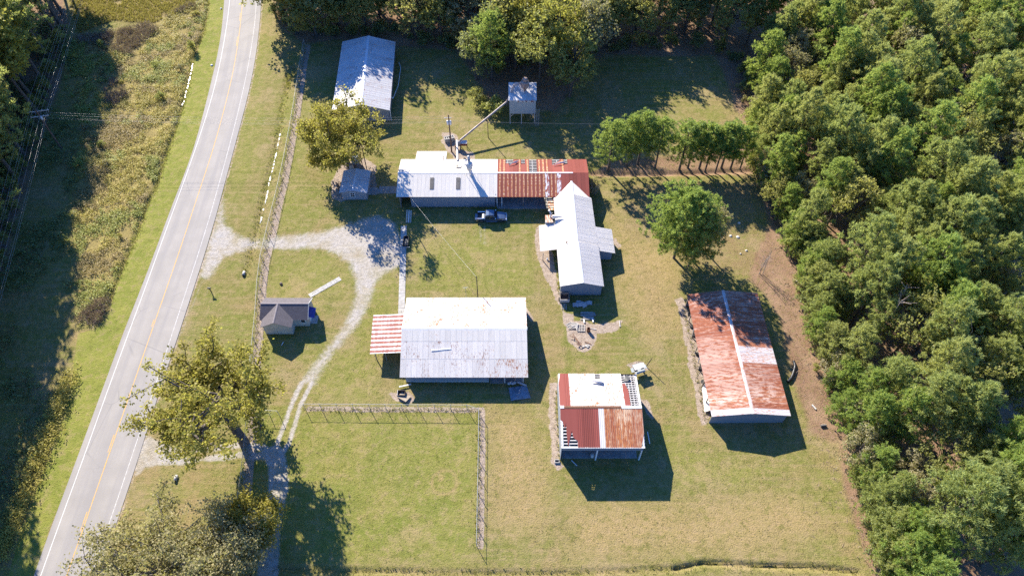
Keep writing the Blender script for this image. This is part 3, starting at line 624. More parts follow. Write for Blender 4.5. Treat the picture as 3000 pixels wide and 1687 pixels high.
# ------------------------------------------------------------------ sheets, walls, frames
def vlerp(a, b, t): return Vector(a)+(Vector(b)-Vector(a))*t
def roof(parent, A, B, C, Dd, n, mat, rows=(0.0, 1.0), ribs=4, skip=(), shapes={}, rib_h=0.03, name='roof_panel', lift=0.0, jit=0.012):
    """one slope laid with n sheets from eave edge A-B up to ridge edge D-C; each sheet is a part"""
    A, B, C, Dd = map(Vector, (A, B, C, Dd)); N = (B-A).cross(Dd-A).normalized()
    if N.z < 0: N = -N
    Lv = ((Dd-A).length+(C-B).length)/2
    def P(u, v, h=0.0): return vlerp(vlerp(A, B, u), vlerp(Dd, C, u), v)+N*(h+lift)
    rnd = random.Random(int(abs(A.x*31+A.y*17+B.x*7)*10)+n)
    for r in range(len(rows)-1):
        for i in range(n):
            if (i, r) in skip or i in skip: continue
            m = mat(i, r) if callable(mat) else mat
            base = 0.004*(i % 2)+0.012*r+rnd.random()*0.004; j0, j1 = rnd.uniform(-jit, jit), rnd.uniform(-jit, jit)
            v0, v1 = rows[r], rows[r+1]+(0.02 if r+1 < len(rows)-1 else 0.0)
            mb = MB(); key = (i, r) if (i, r) in shapes else i
            if key in shapes:
                pts = shapes[key]
                top = [P((i+a)/n, b, base+0.01) for a, b in pts]; bot = [q-N*0.01 for q in top]
                mb.poly(top, [(i+a, b*Lv) for a, b in pts]); mb.poly(bot[::-1], [(i+a, b*Lv) for a, b in pts][::-1])
                for q in range(len(pts)):
                    mb.quad(top[q], bot[q], bot[(q+1) % len(pts)], top[(q+1) % len(pts)])
            else:
                prof = []
                for q in range(ribs):
                    c = (q+0.5)/ribs; wv = 0.12/ribs
                    prof += [(c-wv*1.8, 0), (c-wv*0.7, rib_h), (c+wv*0.7, rib_h), (c+wv*1.8, 0)]
                prof = [(-0.02, 0.012), (0.02, 0.012)]+prof+[(1.0, 0)]
                vs, uvs = [], []
                for v, j in ((v0, j0), (v1, j1)):
                    for a, h in prof: vs.append(P((i+a+j*0.6)/n, v+(j*0.12/Lv if v in (0.0,) else 0), base+h))
                k = len(prof); fs = []; fu = []
                for q in range(k-1):
                    fs.append((q, q+1, k+q+1, k+q))
                    fu.append([(i+max(0,prof[q][0]), v0*Lv), (i+prof[q+1][0], v0*Lv), (i+prof[q+1][0], v1*Lv), (i+max(0,prof[q][0]), v1*Lv)])
                if N.dot((Vector(vs[1])-Vector(vs[0])).cross(Vector(vs[k])-Vector(vs[0]))) < 0: fs = [f[::-1] for f in fs]; fu = [f[::-1] for f in fu]
                mb.raw(vs, fs, fu)
            part(name, mb, m, parent)
    return P
def frame_under(parent, A, B, C, Dd, u0, u1, v0, v1, n_p, n_r, m, wd=0.14, drop=0.06):
    """purlins and rafters left showing where sheets are gone"""
    A, B, C, Dd = map(Vector, (A, B, C, Dd)); N = (B-A).cross(Dd-A).normalized()
    if N.z < 0: N = -N
    P = lambda u, v, h: vlerp(vlerp(A, B, u), vlerp(Dd, C, u), v)+N*h
    for i in range(n_p):
        v = v0+(v1-v0)*(i/(n_p-1) if n_p > 1 else 0.5); mb = MB(); mb.beam(P(u0, v, -drop), P(u1, v, -drop), wd, 0.05); part('purlin', mb, m, parent)
    for i in range(n_r):
        u = u0+(u1-u0)*(i/(n_r-1) if n_r > 1 else 0.5); mb = MB(); mb.beam(P(u, v0, -drop-0.10), P(u, v1, -drop-0.10), 0.09, 0.14); part('rafter', mb, m, parent)
def wall(parent, p0, p1, z0, z1, m, th=0.10, name='wall', z1b=None, label=None):
    """upright sheet wall from p0 to p1 (plan), top may slope from z1 to z1b"""
    p0 = Vector((*p0, 0)); p1 = Vector((*p1, 0)); d = p1-p0; L = d.length; nn = Vector((-d.y, d.x, 0)).normalized()*th/2
    z1b = z1 if z1b is None else z1b
    a = [p0+Vector((0,0,z0)), p1+Vector((0,0,z0)), p1+Vector((0,0,z1b)), p0+Vector((0,0,z1))]
    uv = [(0,z0),(L/0.9,z0),(L/0.9,z1b),(0,z1)]
    mb = MB(); f = [q+nn for q in a]; b = [q-nn for q in a]
    mb.poly(f[::-1], uv[::-1]); mb.poly(b, uv)
    for i in range(4): mb.quad(f[i], f[(i+1)%4], b[(i+1)%4], b[i])
    return part(name, mb, m, parent, label)
def gable(parent, p0, p1, z_e0, z_r, z_e1, m, z0=0.0, th=0.10, t=0.5, name='gable_wall'):
    p0 = Vector((*p0, 0)); p1 = Vector((*p1, 0)); d = p1-p0; L = d.length; nn = Vector((-d.y, d.x, 0)).normalized()*th/2; pm = p0+d*t
    a = [p0+Vector((0,0,z0)), p1+Vector((0,0,z0)), p1+Vector((0,0,z_e1)), pm+Vector((0,0,z_r)), p0+Vector((0,0,z_e0))]
    uv = [(0,z0),(L/0.9,z0),(L/0.9,z_e1),(L*t/0.9,z_r),(0,z_e0)]
    mb = MB(); f = [q+nn for q in a]; b = [q-nn for q in a]
    mb.poly(f[::-1], uv[::-1]); mb.poly(b, uv)
    for i in range(5): mb.quad(f[i], f[(i+1)%5], b[(i+1)%5], b[i])
    return part(name, mb, m, parent)
def post(parent, x, y, z0, z1, m=None, s=0.14, name='post'):
    mb = MB(); mb.box((x-s/2, y-s/2, z0), (x+s/2, y+s/2, z1)); return part(name, mb, m or M_WOOD, parent)
def ridge_cap(parent, a, b, wd, drop, m=None, lift=0.045):
    a = Vector(a); b = Vector(b); d = (b-a).normalized(); s = Vector((-d.y, d.x, 0)).normalized()*wd
    up = Vector((0,0,lift)); dn = Vector((0,0,lift-drop)); mb = MB()
    for sg in (1, -1):
        q = [a+up, b+up, b+sg*s+dn, a+sg*s+dn]; q = q if sg < 0 else q[::-1]
        mb.poly(q); mb.poly([v-Vector((0,0,0.012)) for v in q][::-1])
    return part('ridge_cap', mb, m or M_RIDGE, parent)
def floor_slab(parent, x0, y0, x1, y1, z, m): mb = MB(); mb.box((x0,y0,-0.1),(x1,y1,z)); return part('floor_slab', mb, m, parent)

# ------------------------------------------------------------------ main building: white half and red open shed in one run
def main_building():
    t = thing('farm_building', 'long low building with white metal roof joined to a red rusting roof with missing sheets', 'building', (-12.5, 102.7, 0))
    x0, xm, x1 = -22.6, -2.86, 15.15; yb, yr, yf = 108.0, 102.72, 97.45; ze, zr = 3.1, 4.5
    sk = {}
    # back slope, white, then red with gaps
    roof(t, (x0,yb,ze), (xm,yb,ze), (xm,yr,zr), (x0+0.05,yr,zr), 25, lambda i, r: M_GALV if i == 8 else M_WHITE, skip=())
    bs = {2: [(0,.36),(.5,.3),(1,.40),(1,1),(0,1)], 3: [(0,.5),(.25,.42),(1,.22),(1,1),(0,1)], 6: [(0,.38),(.6,.33),(1,.4),(1,1),(0,1)],
          14: [(0,.45),(1,.30),(1,1),(0,1)], 15: [(0,.3),(.5,.2),(1,.12),(1,1),(0,1)], 17: [(0,.4),(1,.36),(1,1),(0,1)]}
    A, B, C, Dd = (xm,yb,ze), (x1,yb,ze), (x1,yr,zr), (xm,yr,zr)
    roof(t, A, B, C, Dd, 23, lambda i, r: M_REDRUST if i in (0,1,5,7,10,11,12,16) else M_RED, skip=(8,9), shapes=bs)
    frame_under(t, A, B, C, Dd, 0.04, 0.80, 0.03, 0.95, 9, 12, M_WOODW)
    # front slope
    roof(t, (x0-0.0,yf,ze), (xm,yf,ze), (xm,yr,zr), (x0+0.05,yr,zr), 25, M_WHITE)
    roof(t, (xm,yf,ze), (x1,yf,ze), (x1,yr,zr), (xm,yr,zr), 23, lambda i, r: M_PATCHY if i in (12,15) else (M_RED if i > 15 else M_REDRUST))
    ridge_cap(t, (x0,yr,zr), (xm,yr,zr), 0.22, 0.06); ridge_cap(t, (xm,yr,zr), (x1-3.1,yr,zr), 0.15, 0.04)
    # skylights on the front slope
    for px in (1265.6, 1342.6):
        q = G(px, 540, 3.7); mb = MB(); sl = (zr-ze)/(yr-yf)
        for sgn in (0,):
            a0, a1 = q.x-0.40, q.x+0.40; b0, b1 = q.y-1.25, q.y+1.25
            pz = lambda yy: ze+(yy-yf)*sl+0.05
            mb.prism([(a0,b0,pz(b0)),(a1,b0,pz(b0)),(a1,b1,pz(b1)),(a0,b1,pz(b1))], (0,0,0.03))
            for s in range(5): mb.beam((a0+(s+.5)*0.16,b0,pz(b0)+0.04),(a0+(s+.5)*0.16,b1,pz(b1)+0.04),0.04,0.03)
        part('skylight', mb, M_SKYL, t)
    # back extension with its swept eave
    ex0, ex1, ye = -19.65, -13.45, 111.2
    roof(t, (ex0,ye,2.3), (ex1,ye,2.3), (ex1,yb+0.05,3.12), (ex0,yb+0.05,3.12), 8, M_WHITE, lift=0.02)
    wall(t, (ex0+.2,ye-.25), (ex1-.2,ye-.25), 0, 2.25, M_WALL); wall(t, (ex0+.2,ye-.3), (ex0+.2,yb-.3), 0, 2.25, M_WALL, z1b=2.95); wall(t, (ex1-.2,ye-.3), (ex1-.2,yb-.3), 0, 2.25, M_WALL, z1b=2.95)
    # walls
    xw0, xw1 = x0+0.55, xm-0.35
    wall(t, (-19.9,97.75), (xw1-0.15,97.75), 0, 3.05, M_WALL, name='front_wall')
    wall(t, (xw0,97.7), (xw0,107.6), 0, 3.0, M_WALL); wall(t, (xw0,107.7), (x1-.3,107.7), 0, 3.0, M_WALL, name='back_wall')
    wall(t, (xw1,97.9), (xw1,107.6), 0, 3.3, M_WALL); wall(t, (x1-.3,98.0), (x1-.3,107.6), 0, 3.0, M_RED)
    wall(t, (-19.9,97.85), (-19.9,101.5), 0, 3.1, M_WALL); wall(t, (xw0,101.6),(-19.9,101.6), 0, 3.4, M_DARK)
    for x in (-22.0, -2.95, -2.0): post(t, x, 97.7, 0, 3.1, M_WHITEP if x > -10 else M_WOOD)
    for x in (2.2, 6.6): post(t, x, 97.7, 0, 3.1, M_WOOD)
    for x in (-2.4, 3.2, 9.0): post(t, x, 102.7, 0, 4.4, M_WOOD)
    mb = MB(); mb.beam((x0+.1,yf+.12,ze-.12),(x1-.1,yf+.12,ze-.12),0.06,0.2); part('fascia', mb, M_RUSTY, t)
    floor_slab(t, xw1+0.3, 97.2, x1-.6, 107.3, 0.06, M_CONCD)
    # roof vent box with two openings, bent stove pipe
    q = G(*crop(1150,420,4.83)((935,322))[0], 4.1); mb = MB(); zz = ze+(yb-q.y)*0.2652
    mb.obox((q.x,q.y,zz+0.12),(0.45,0,0),(0,0.55,-0.14),(0,0,0.14)); v = part('roof_vent', mb, M_CREAM, t)
    for dy in (-0.22, 0.22):
        mb = MB(); mb.obox((q.x-0.30,q.y+dy,zz+0.27-dy*0.26),(0.13,0,0),(0,0.13,-0.034),(0,0,0.02)); part('vent_opening', mb, M_BLACK, v)
    q = G(*crop(1150,420,4.83)((728,245))[0], 3.9); mb = MB(); zz = ze+(yb-q.y)*0.2652
    mb.path([(q.x,q.y,zz-.1),(q.x,q.y,zz+1.35),(q.x+.02,q.y+0.3,zz+1.55)], 0.06); part('stove_pipe', mb, M_RUSTY, t)
    for px, py, tip, wd in ((275,275,(-0.9,-0.75),0.95), (950,285,(-1.35,-0.6),0.9)):   # sheets peeled back by wind
        q = G(*crop(1450,420,4.83)((px,py))[0], 3.8); mb = MB(); rows_ = 6; vs = []
        for i in range(rows_):
            s = i/(rows_-1); cx = q.x+0.75*(1-s)+tip[0]*s*1.25; cy = q.y+0.55*(1-s)+tip[1]*s*1.35; zc = ze+(yb-cy)*0.2652+0.14+0.38*math.sin(s*math.pi)*(1-.3*s); w_ = wd*(1-s*0.9)*.62
            for a in (-1, -.4, .4, 1): vs.append((cx+a*w_*.55, cy+a*w_*.75, zc+.16*(1-a*a)))
        mb.raw(vs, [(4*i+a, 4*i+a+1, 4*i+a+5, 4*i+a+4) for i in range(rows_-1) for a in (0,1,2)], None, True); part('peeled_sheet', mb, M_GALV, t)
    return t
main_building()

# ------------------------------------------------------------------ centre barn
def center_barn():
    t = thing('barn', 'wide white metal barn in the middle of the yard with rust flecked roof', 'barn', (-8, 65.8, 0))
    x0, x1, yb, yr, yf = -18.42, 2.48, 73.75, 65.83, 57.75; ze, zr = 2.48, 4.72
    roof(t, (x0-.1,yb,ze), (x1-.05,yb,ze), (x1,yr,zr), (x0,yr,zr), 23, M_WHITE2, ribs=6)
    roof(t, (x0+.15,yf,ze), (x1+.15,yf,ze), (x1,yr,zr), (x0,yr,zr), 23, lambda i, r: M_WHITE2 if i > 16 and r == 0 else (M_GALV if (i < 17 and r < 2) else M_WHITE), rows=(0,0.37,0.73,1.0), ribs=6)
    ridge_cap(t, (x0-.05,yr,zr), (x1+.05,yr,zr), 0.32, 0.10)
    wl, wm = -17.55, -3.85
    wall(t, (wl,58.35), (wm,58.35), 0, 2.5, M_WALL, name='front_wall'); wall(t, (x0+.6,73.2), (x1-.4,73.2), 0, 2.5, M_WALL, name='back_wall')
    mb = MB(); mb.box((wl,58.22,0.0),(wm,58.29,0.75)); part('wall_skirt', mb, M_WALLW, t)
    gable(t, (wl,58.4), (wl,73.2), 2.5, 4.6, 2.5, M_WALL); gable(t, (x1-.4,66.5), (x1-.4,73.2), 4.4, 4.2, 2.5, M_WALL, t=0.2); wall(t, (wm,58.4), (wm,73.1), 0, 2.55, M_WALL, z1b=2.5)
    for x in (-1.2, 1.85): post(t, x, 58.2, 0, 2.55, M_WOODW, 0.2)
    post(t, 1.95, 62.5, 0, 3.4, M_WOODW, 0.18)
    mb = MB(); mb.beam((x0+.2,yf+.08,ze-.10),(x1+.1,yf+.08,ze-.10),0.05,0.16); part('fascia', mb, M_RUSTY, t)
    floor_slab(t, wm+.2, 58.0, x1-.6, 73.0, 0.05, M_CONCD)
    # side canopy, half rusted
    q = [G(1093.9,923.2,2.35), G(1083.5,1036,2.35), G(1177,1032,2.75), G(1184,919.3,2.75)]
    q[2].x = max(q[2].x, x0+.25); q[3].x = max(q[3].x, x0+.1)
    roof(t, q[1], q[0], q[3], q[2], 9, M_FADED, ribs=3, name='canopy_panel')
    mb = MB()
    for s in (0.02, 0.5, 0.98): mb.beam(vlerp(q[1],q[0],s)-Vector((0,0,.1)), vlerp(q[2],q[3],s)-Vector((0,0,.1)), 0.09, 0.12)
    part('canopy_frame', mb, M_WOODW, t)
    for u, v in ((0.15,0.02),(0.45,0.02),(0.15,0.98)):
        p = vlerp(vlerp(q[1],q[0],v), vlerp(q[2],q[3],v), u); post(t, p.x, p.y, 0, p.z-.1, M_WOOD, 0.13)
    for px, py in ((1592,742),(1676,800)):
        p = G(*m2((px+8,py+62))[0]); 
    return t
center_barn()

# ------------------------------------------------------------------ open barn with torn red and white roof
def open_barn():
    t = thing('pole_barn', 'tall open-fronted barn with patchwork red and white roof torn at the corners', 'barn', (13.6, 50.8, 0))
    x0, x1, yb, yr, yf, ze, zr = 7.36, 19.86, 57.2, 50.62, 44.55, 4.7, 6.0
    A, B, C, Dd = (x0,yb,ze), (x1,yb,ze), (x1,yr,zr), (x0,yr,zr)
    bm = lambda i, r: M_RED if i in (0,1,12) else M_WHITE2
    roof(t, A, B, C, Dd, 15, bm, skip=(13,14), shapes={0: [(.35,0),(1,0),(1,1),(0,1),(0,.32)], 7: [(0,.28),(.5,.22),(1,.30),(1,1),(0,1)], 12: [(0,.32),(.5,.30),(1,.5),(1,1),(0,1)]}, ribs=3)
    frame_under(t, A, B, C, Dd, 0.0, 1.0, 0.02, 0.97, 15, 14, M_WOODW, 0.15)
    frame_under(t, A, B, C, Dd, 0.80, 1.0, 0.02, 0.97, 2, 6, M_WOODW)
    A, B, C, Dd = (x0+.03,yf,ze), (x1+.03,yf,ze), (x1,yr,zr), (x0,yr,zr)
    fm = lambda i, r: M_RED if i < 7 else (M_WHITE if i == 7 else M_REDRUST2)
    sh = {0: [(0,1),(0,.68),(.35,.64),(.75,.46),(1,.62),(1,1)], 1: [(0,1),(0,.55),(.05,.30),(.22,.03),(.55,.20),(1,.42),(1,1)], 2: [(0,1),(0,.42),(.2,.25),(.7,.19),(1,.17),(1,1)], 14: [(0,0),(.35,0),(.75,.2),(1,.35),(1,1),(0,1)]}
    roof(t, A, B, C, Dd, 15, fm, shapes=sh, ribs=3)
    frame_under(t, A, B, C, Dd, 0.0, 1.0, 0.02, 0.97, 13, 11, M_WOODW, 0.17)
    mb = MB()
    for a, b in (((0.015,0),(0.015,1)), ((0.985,0),(0.985,1)), ((0,0.012),(1,0.012))):
        mb.beam(vlerp(vlerp(A,B,a[0]),vlerp(Dd,C,a[0]),a[1])+Vector((0,0,-.03)), vlerp(vlerp(A,B,b[0]),vlerp(Dd,C,b[0]),b[1])+Vector((0,0,-.03)), 0.26, 0.05)
    A2, B2 = (x0,yb,ze), (x1,yb,ze)
    mb.beam(vlerp(B2,A2,.015)+Vector((0,0,-.03)), vlerp(C,Dd,.015)+Vector((0,0,-.03)), 0.26, 0.05); mb.beam(vlerp(A2,B2,.015)+Vector((0,0,-.03)), vlerp(Dd,C,.015)+Vector((0,0,-.03)), 0.26, 0.05)
    part('edge_trim', mb, M_WHITEP, t)
    ridge_cap(t, (x0+.6,yr,zr), (x1-3.0,yr,zr), 0.20, 0.03, M_RUSTY); ridge_cap(t, (x1-3.1,yr,zr), (x1,yr,zr), 0.24, 0.04, M_RIDGE, 0.05); ridge_cap(t, (x0,yr,zr), (x0+.6,yr,zr), 0.24, 0.04, M_RIDGE, 0.05)
    gable(t, (x0+.12,yf+.12), (x0+.12,yb-.15), 4.62, 5.9, 4.62, M_WALL); wall(t, (x0+.15,yb-.2), (x1-.2,yb-.2), 0, 4.6, M_WALL, name='back_wall')
    wall(t, (x0+.2,yf+.12), (x1-.1,yf+.12), 3.55, 4.66, M_WALL, name='front_header')
    gable(t, (x1-.15,yf+.15), (x1-.15,yb-.2), 4.62, 5.9, 4.62, M_WALL, z0=3.2)
    for x in (12.9, 19.6): post(t, x, yf+.12, 0, 3.6, M_WHITEP, 0.2)
    for x, y in ((19.6,50.6),(19.6,57),(13,50.6)): post(t, x, y, 0, 5.0, M_WOOD, 0.2)
    wall(t, (x1-.25,51.5), (x1-.25,57), 0, 3.2, M_WALL)
    floor_slab(t, x0+.4, 44.9, x1-.5, 56.8, 0.05, M_CONCD)
    # curled sheet on the back slope and a dark flap over the hole
    q = G(*crop(1600,1060,4.2625)((625,240))[0], 5.3); mb = MB(); vs = []
    for i in range(6):
        s = i/5; cx = q.x+0.85-1.75*s; w_ = 0.55*(1-s*.85)
        for a in range(5):
            th = math.pi*a/4; vs.append((cx, q.y-w_*math.cos(th)*0.9, 5.32+0.5*w_*math.sin(th)+0.10))
    mb.raw(vs, [(5*i+a,5*i+a+1,5*i+a+6,5*i+a+5) for i in range(5) for a in range(4)], None, True); part('peeled_sheet', mb, M_GALV, t)
    q = G(*crop(1600,1060,4.2625)((1010,205))[0], 5.1); mb = MB(); mb.prism([(q.x-.55,q.y-.5,5.05),(q.x+.1,q.y-.55,5.2),(q.x+.45,q.y-.1,5.2),(q.x+.1,q.y+.65,5.05),(q.x-.3,q.y+.5,5.0)], (0,0,.02)); part('torn_felt', mb, M_BLACK, t)
    return t
M_REDRUST2 = sheet_metal('orange_streaked_sheet', (0.26,0.075,0.045), 0.15, rust=(0.50,0.20,0.07), rust2=(0.68,0.50,0.33), amt=0.8, mode='allrust', grime=0.05, rough=0.7)
open_barn()

# ------------------------------------------------------------------ rusted barn on the right
def rust_barn():
    t = thing('barn', 'long barn with fully rusted red roof on the right side of the yard', 'barn', (37.2, 62, 0))
    FL, FR, RF = Vector((31.2,50.47,3.05)), Vector((43.6,50.62,3.05)), Vector((37.45,50.54,3.98))
    BL, BR, RB = Vector((30.7,73.98,3.05)), Vector((43.2,74.35,3.05)), Vector((36.92,74.2,3.98))
    lm = lambda i, r: M_PALERUST if i in (0,) else (M_ALLRUST2 if i in (1,2,3,9,13) else M_ALLRUST)
    roof(t, BL, FL, RF, RB, 23, lambda i, r: lm(22-i, r), ribs=4)
    rm = lambda i, r: M_PALERUST if (i == 0 or i in (9,10,11) ) else (M_ALLRUST2 if i in (2,3,12,13,17,20) else M_ALLRUST)
    roof(t, FR, BR, RB, RF, 23, rm, rows=(0,0.47,1.0), ribs=4)
    ridge_cap(t, RF+Vector((0,-.05,0)), RB+Vector((0,.05,0)), 0.26, 0.04, M_PALERUST)
    gable(t, (31.5,50.9), (43.3,51.0), 3.0, 3.85, 3.0, M_WALL); gable(t, (31.1,73.7), (42.9,73.9), 3.0, 3.85, 3.0, M_WALL)
    wall(t, (43.25,51.1), (42.85,73.8), 0, 3.0, M_WALL)
    for i in range(8):
        s = i/7; post(t, 31.55+(31.05-31.55)*s, 51.0+22.6*s, 0, 2.98, M_WOOD, 0.16)
    mb = MB(); mb.beam(FL+Vector((.1,.1,-.1)), BL+Vector((.1,-.1,-.1)), 0.06, 0.16); part('fascia', mb, M_RUSTY, t)
    return t
M_ALLRUST2 = sheet_metal('lighter_rusted_sheet', (0.33,0.12,0.075), 0.12, rust=(0.47,0.19,0.08), rust2=(0.70,0.52,0.42), amt=0.95, mode='allrust', grime=0.05, rough=0.75)
rust_barn()

# ------------------------------------------------------------------ shed at the top, under the trees
def top_shed():
    t = thing('shed', 'long shed with rust banded white gable roof standing in tree shade', 'shed', (-33.2, 135, 0))
    FL, FR, RF = Vector((-39.0,123.15,3.1)), Vector((-26.45,123.15,3.1)), Vector((-32.5,123.15,4.7))
    BL, BR, RB = Vector((-40.2,147.9,3.1)), Vector((-27.6,147.85,3.1)), Vector((-33.75,147.95,4.7))
    roof(t, BL, FL, RF, RB, 34, M_SHED, ribs=2); roof(t, FR, BR, RB, RF, 34, M_SHED, ribs=2)
    ridge_cap(t, RF, RB, 0.3, 0.07)
    gable(t, (-38.6,123.5), (-26.85,123.5), 3.05, 4.6, 3.05, M_GREYW); gable(t, (-39.8,147.5), (-28.0,147.5), 3.05, 4.6, 3.05, M_WALL)
    wall(t, (-26.85,123.6), (-28.0,147.4), 0, 3.05, M_WALL); wall(t, (-38.6,123.6), (-39.8,147.4), 0, 3.05, M_WALL)
    mb = MB(); mb.path([(-26.4,123.35,3.0),(-26.45,123.3,2.7),(-26.5,123.35,0.1)], 0.07); part('downspout', mb, M_PLASTICW, t)
    mb = MB(); mb.path([(-26.75,128,2.9),(-26.3,127.9,2.5),(-25.9,134,1.2),(-26.0,141,0.9),(-26.6,143,0.9)], 0.06); part('drain_pipe', mb, M_PLASTICW, t)
    return t
top_shed()

# ------------------------------------------------------------------ long white building with side wings
def long_building():
    t = thing('workshop', 'long white gable workshop running down the yard with a wing on each side', 'building', (12, 88, 0))
    # rear part, lower ridge running into the red roof
    EL0, EL1 = Vector((8.35,84.9,2.95)), Vector((8.12,97.4,2.95)); ER0, ER1 = Vector((15.95,84.9,2.95)), Vector((15.5,97.2,2.95)); R0, R1, R2 = Vector((12.0,84.9,4.05)), Vector((11.78,97.3,4.05)), Vector((11.70,100.85,4.05))
    roof(t, EL1, EL0, R0, R1, 14, M_LONG, ribs=5); roof(t, ER0, ER1, R1, R0, 14, M_LONG, ribs=5)
    for e, sgn in ((EL1, 1), (ER1, -1)):
        mb = MB(); q = [e, R1, R2]; q = q if sgn < 0 else q[::-1]; mb.poly(q, [(v.y, v.x) for v in q]); mb.poly([v-Vector((0,0,.02)) for v in q][::-1]); part('valley_panel', mb, M_LONG, t)
    ridge_cap(t, R0, R2, 0.22, 0.05)
    # front part, a little taller and wider
    A0, A1 = Vector((8.5,75.75,3.1)), Vector((8.25,85.1,3.1)); B0, B1 = Vector((16.3,75.75,3.1)), Vector((16.0,85.0,3.1)); S0, S1 = Vector((12.42,75.55,4.4)), Vector((12.02,85.05,4.4))
    roof(t, A1, A0, S0, S1, 11, M_WHITE, ribs=5); roof(t, B0, B1, S1, S0, 11, M_LONG, ribs=5); ridge_cap(t, S0, S1, 0.24, 0.06)
    gable(t, (8.75,76.15), (16.0,76.15), 3.05, 4.33, 3.05, M_WALL, name='front_wall'); gable(t, (8.5,85.0), (15.75,85.0), 3.0, 4.3, 3.0, M_WALL)
    wall(t, (8.75,76.25), (8.55,85), 0, 3.05, M_WALL); wall(t, (16.0,76.25), (15.75,85), 0, 3.05, M_WALL)
    wall(t, (8.55,85.05), (8.35,97.2), 0, 2.9, M_WALL); wall(t, (15.75,85.05), (15.3,97.0), 0, 2.9, M_WALL)
    mb = MB(); mb.beam(A0+Vector((.03,0,-.08)), A1+Vector((.03,0,-.08)), 0.05, 0.14); mb.beam(B0+Vector((-.03,0,-.08)), B1+Vector((-.03,0,-.08)), 0.05, 0.14); part('fascia', mb, M_RUSTY, t)
    # right wing
    w4 = crop(1540,660,4.83)
    q = [G(*w4((1265,398))[0], 2.15), G(*w4((1220,60))[0], 2.15), G(*w4((985,20))[0], 2.9), G(*w4((1045,366))[0], 2.9)]
    x1 = q[0].x; y0, y1 = q[0].y, q[1].y
    roof(t, (x1,y0,2.15), (x1-.15,y1,2.15), (15.6,y1,2.97), (15.8,y0,2.97), 9, M_LONG, ribs=4, lift=0.03)
    wall(t, (16.0,y0+.35), (x1-.5,y0+.35), 0, 2.7, M_WALL, z1b=2.05); wall(t, (x1-.5,y0+.4), (x1-.6,y1-.3), 0, 2.05, M_WALL); wall(t, (15.6,y1-.25), (x1-.6,y1-.25), 0, 2.8, M_WALL, z1b=2.05)
    # left canopy on posts
    q = [G(*w4((205,368))[0], 2.25), G(*w4((180,5))[0], 2.25)]
    x0 = q[0].x; y0, y1 = q[0].y, q[1].y
    roof(t, (x0-.1,y1,2.25), (x0,y0,2.25), (8.42,y0,2.8), (8.30,y1,2.8), 9, M_GALV, ribs=2, rib_h=0.05, name='canopy_panel')
    b = G(*w4((243,500))[0]); post(t, b.x, b.y, 0, 2.25, M_WOOD, 0.12); post(t, x0+.25, y1-.3, 0, 2.25, M_WOOD, 0.12); mb = MB(); mb.beam((x0+.25,y0+.1,2.2),(x0+.2,y1-.1,2.2),0.08,0.14); part('canopy_beam', mb, M_WOOD, t)
    # thin vent pipe on the roof
    p = G(*crop(1450,420,4.83)((897,1178))[0], 3.3); mb = MB(); mb.path([(p.x,p.y,3.2),(p.x,p.y,4.9)], 0.035); part('vent_pipe', mb, M_STEEL, t)
    p = G(*w4((580,255))[0], 3.6); mb = MB(); mb.tube((p.x,p.y,3.55),(p.x,p.y,3.95),0.09); mb.lathe((p.x,p.y,3.95),[(0.16,0),(0.0,0.1)],8); part('roof_vent', mb, M_RUSTY, t)
    return t
long_building()

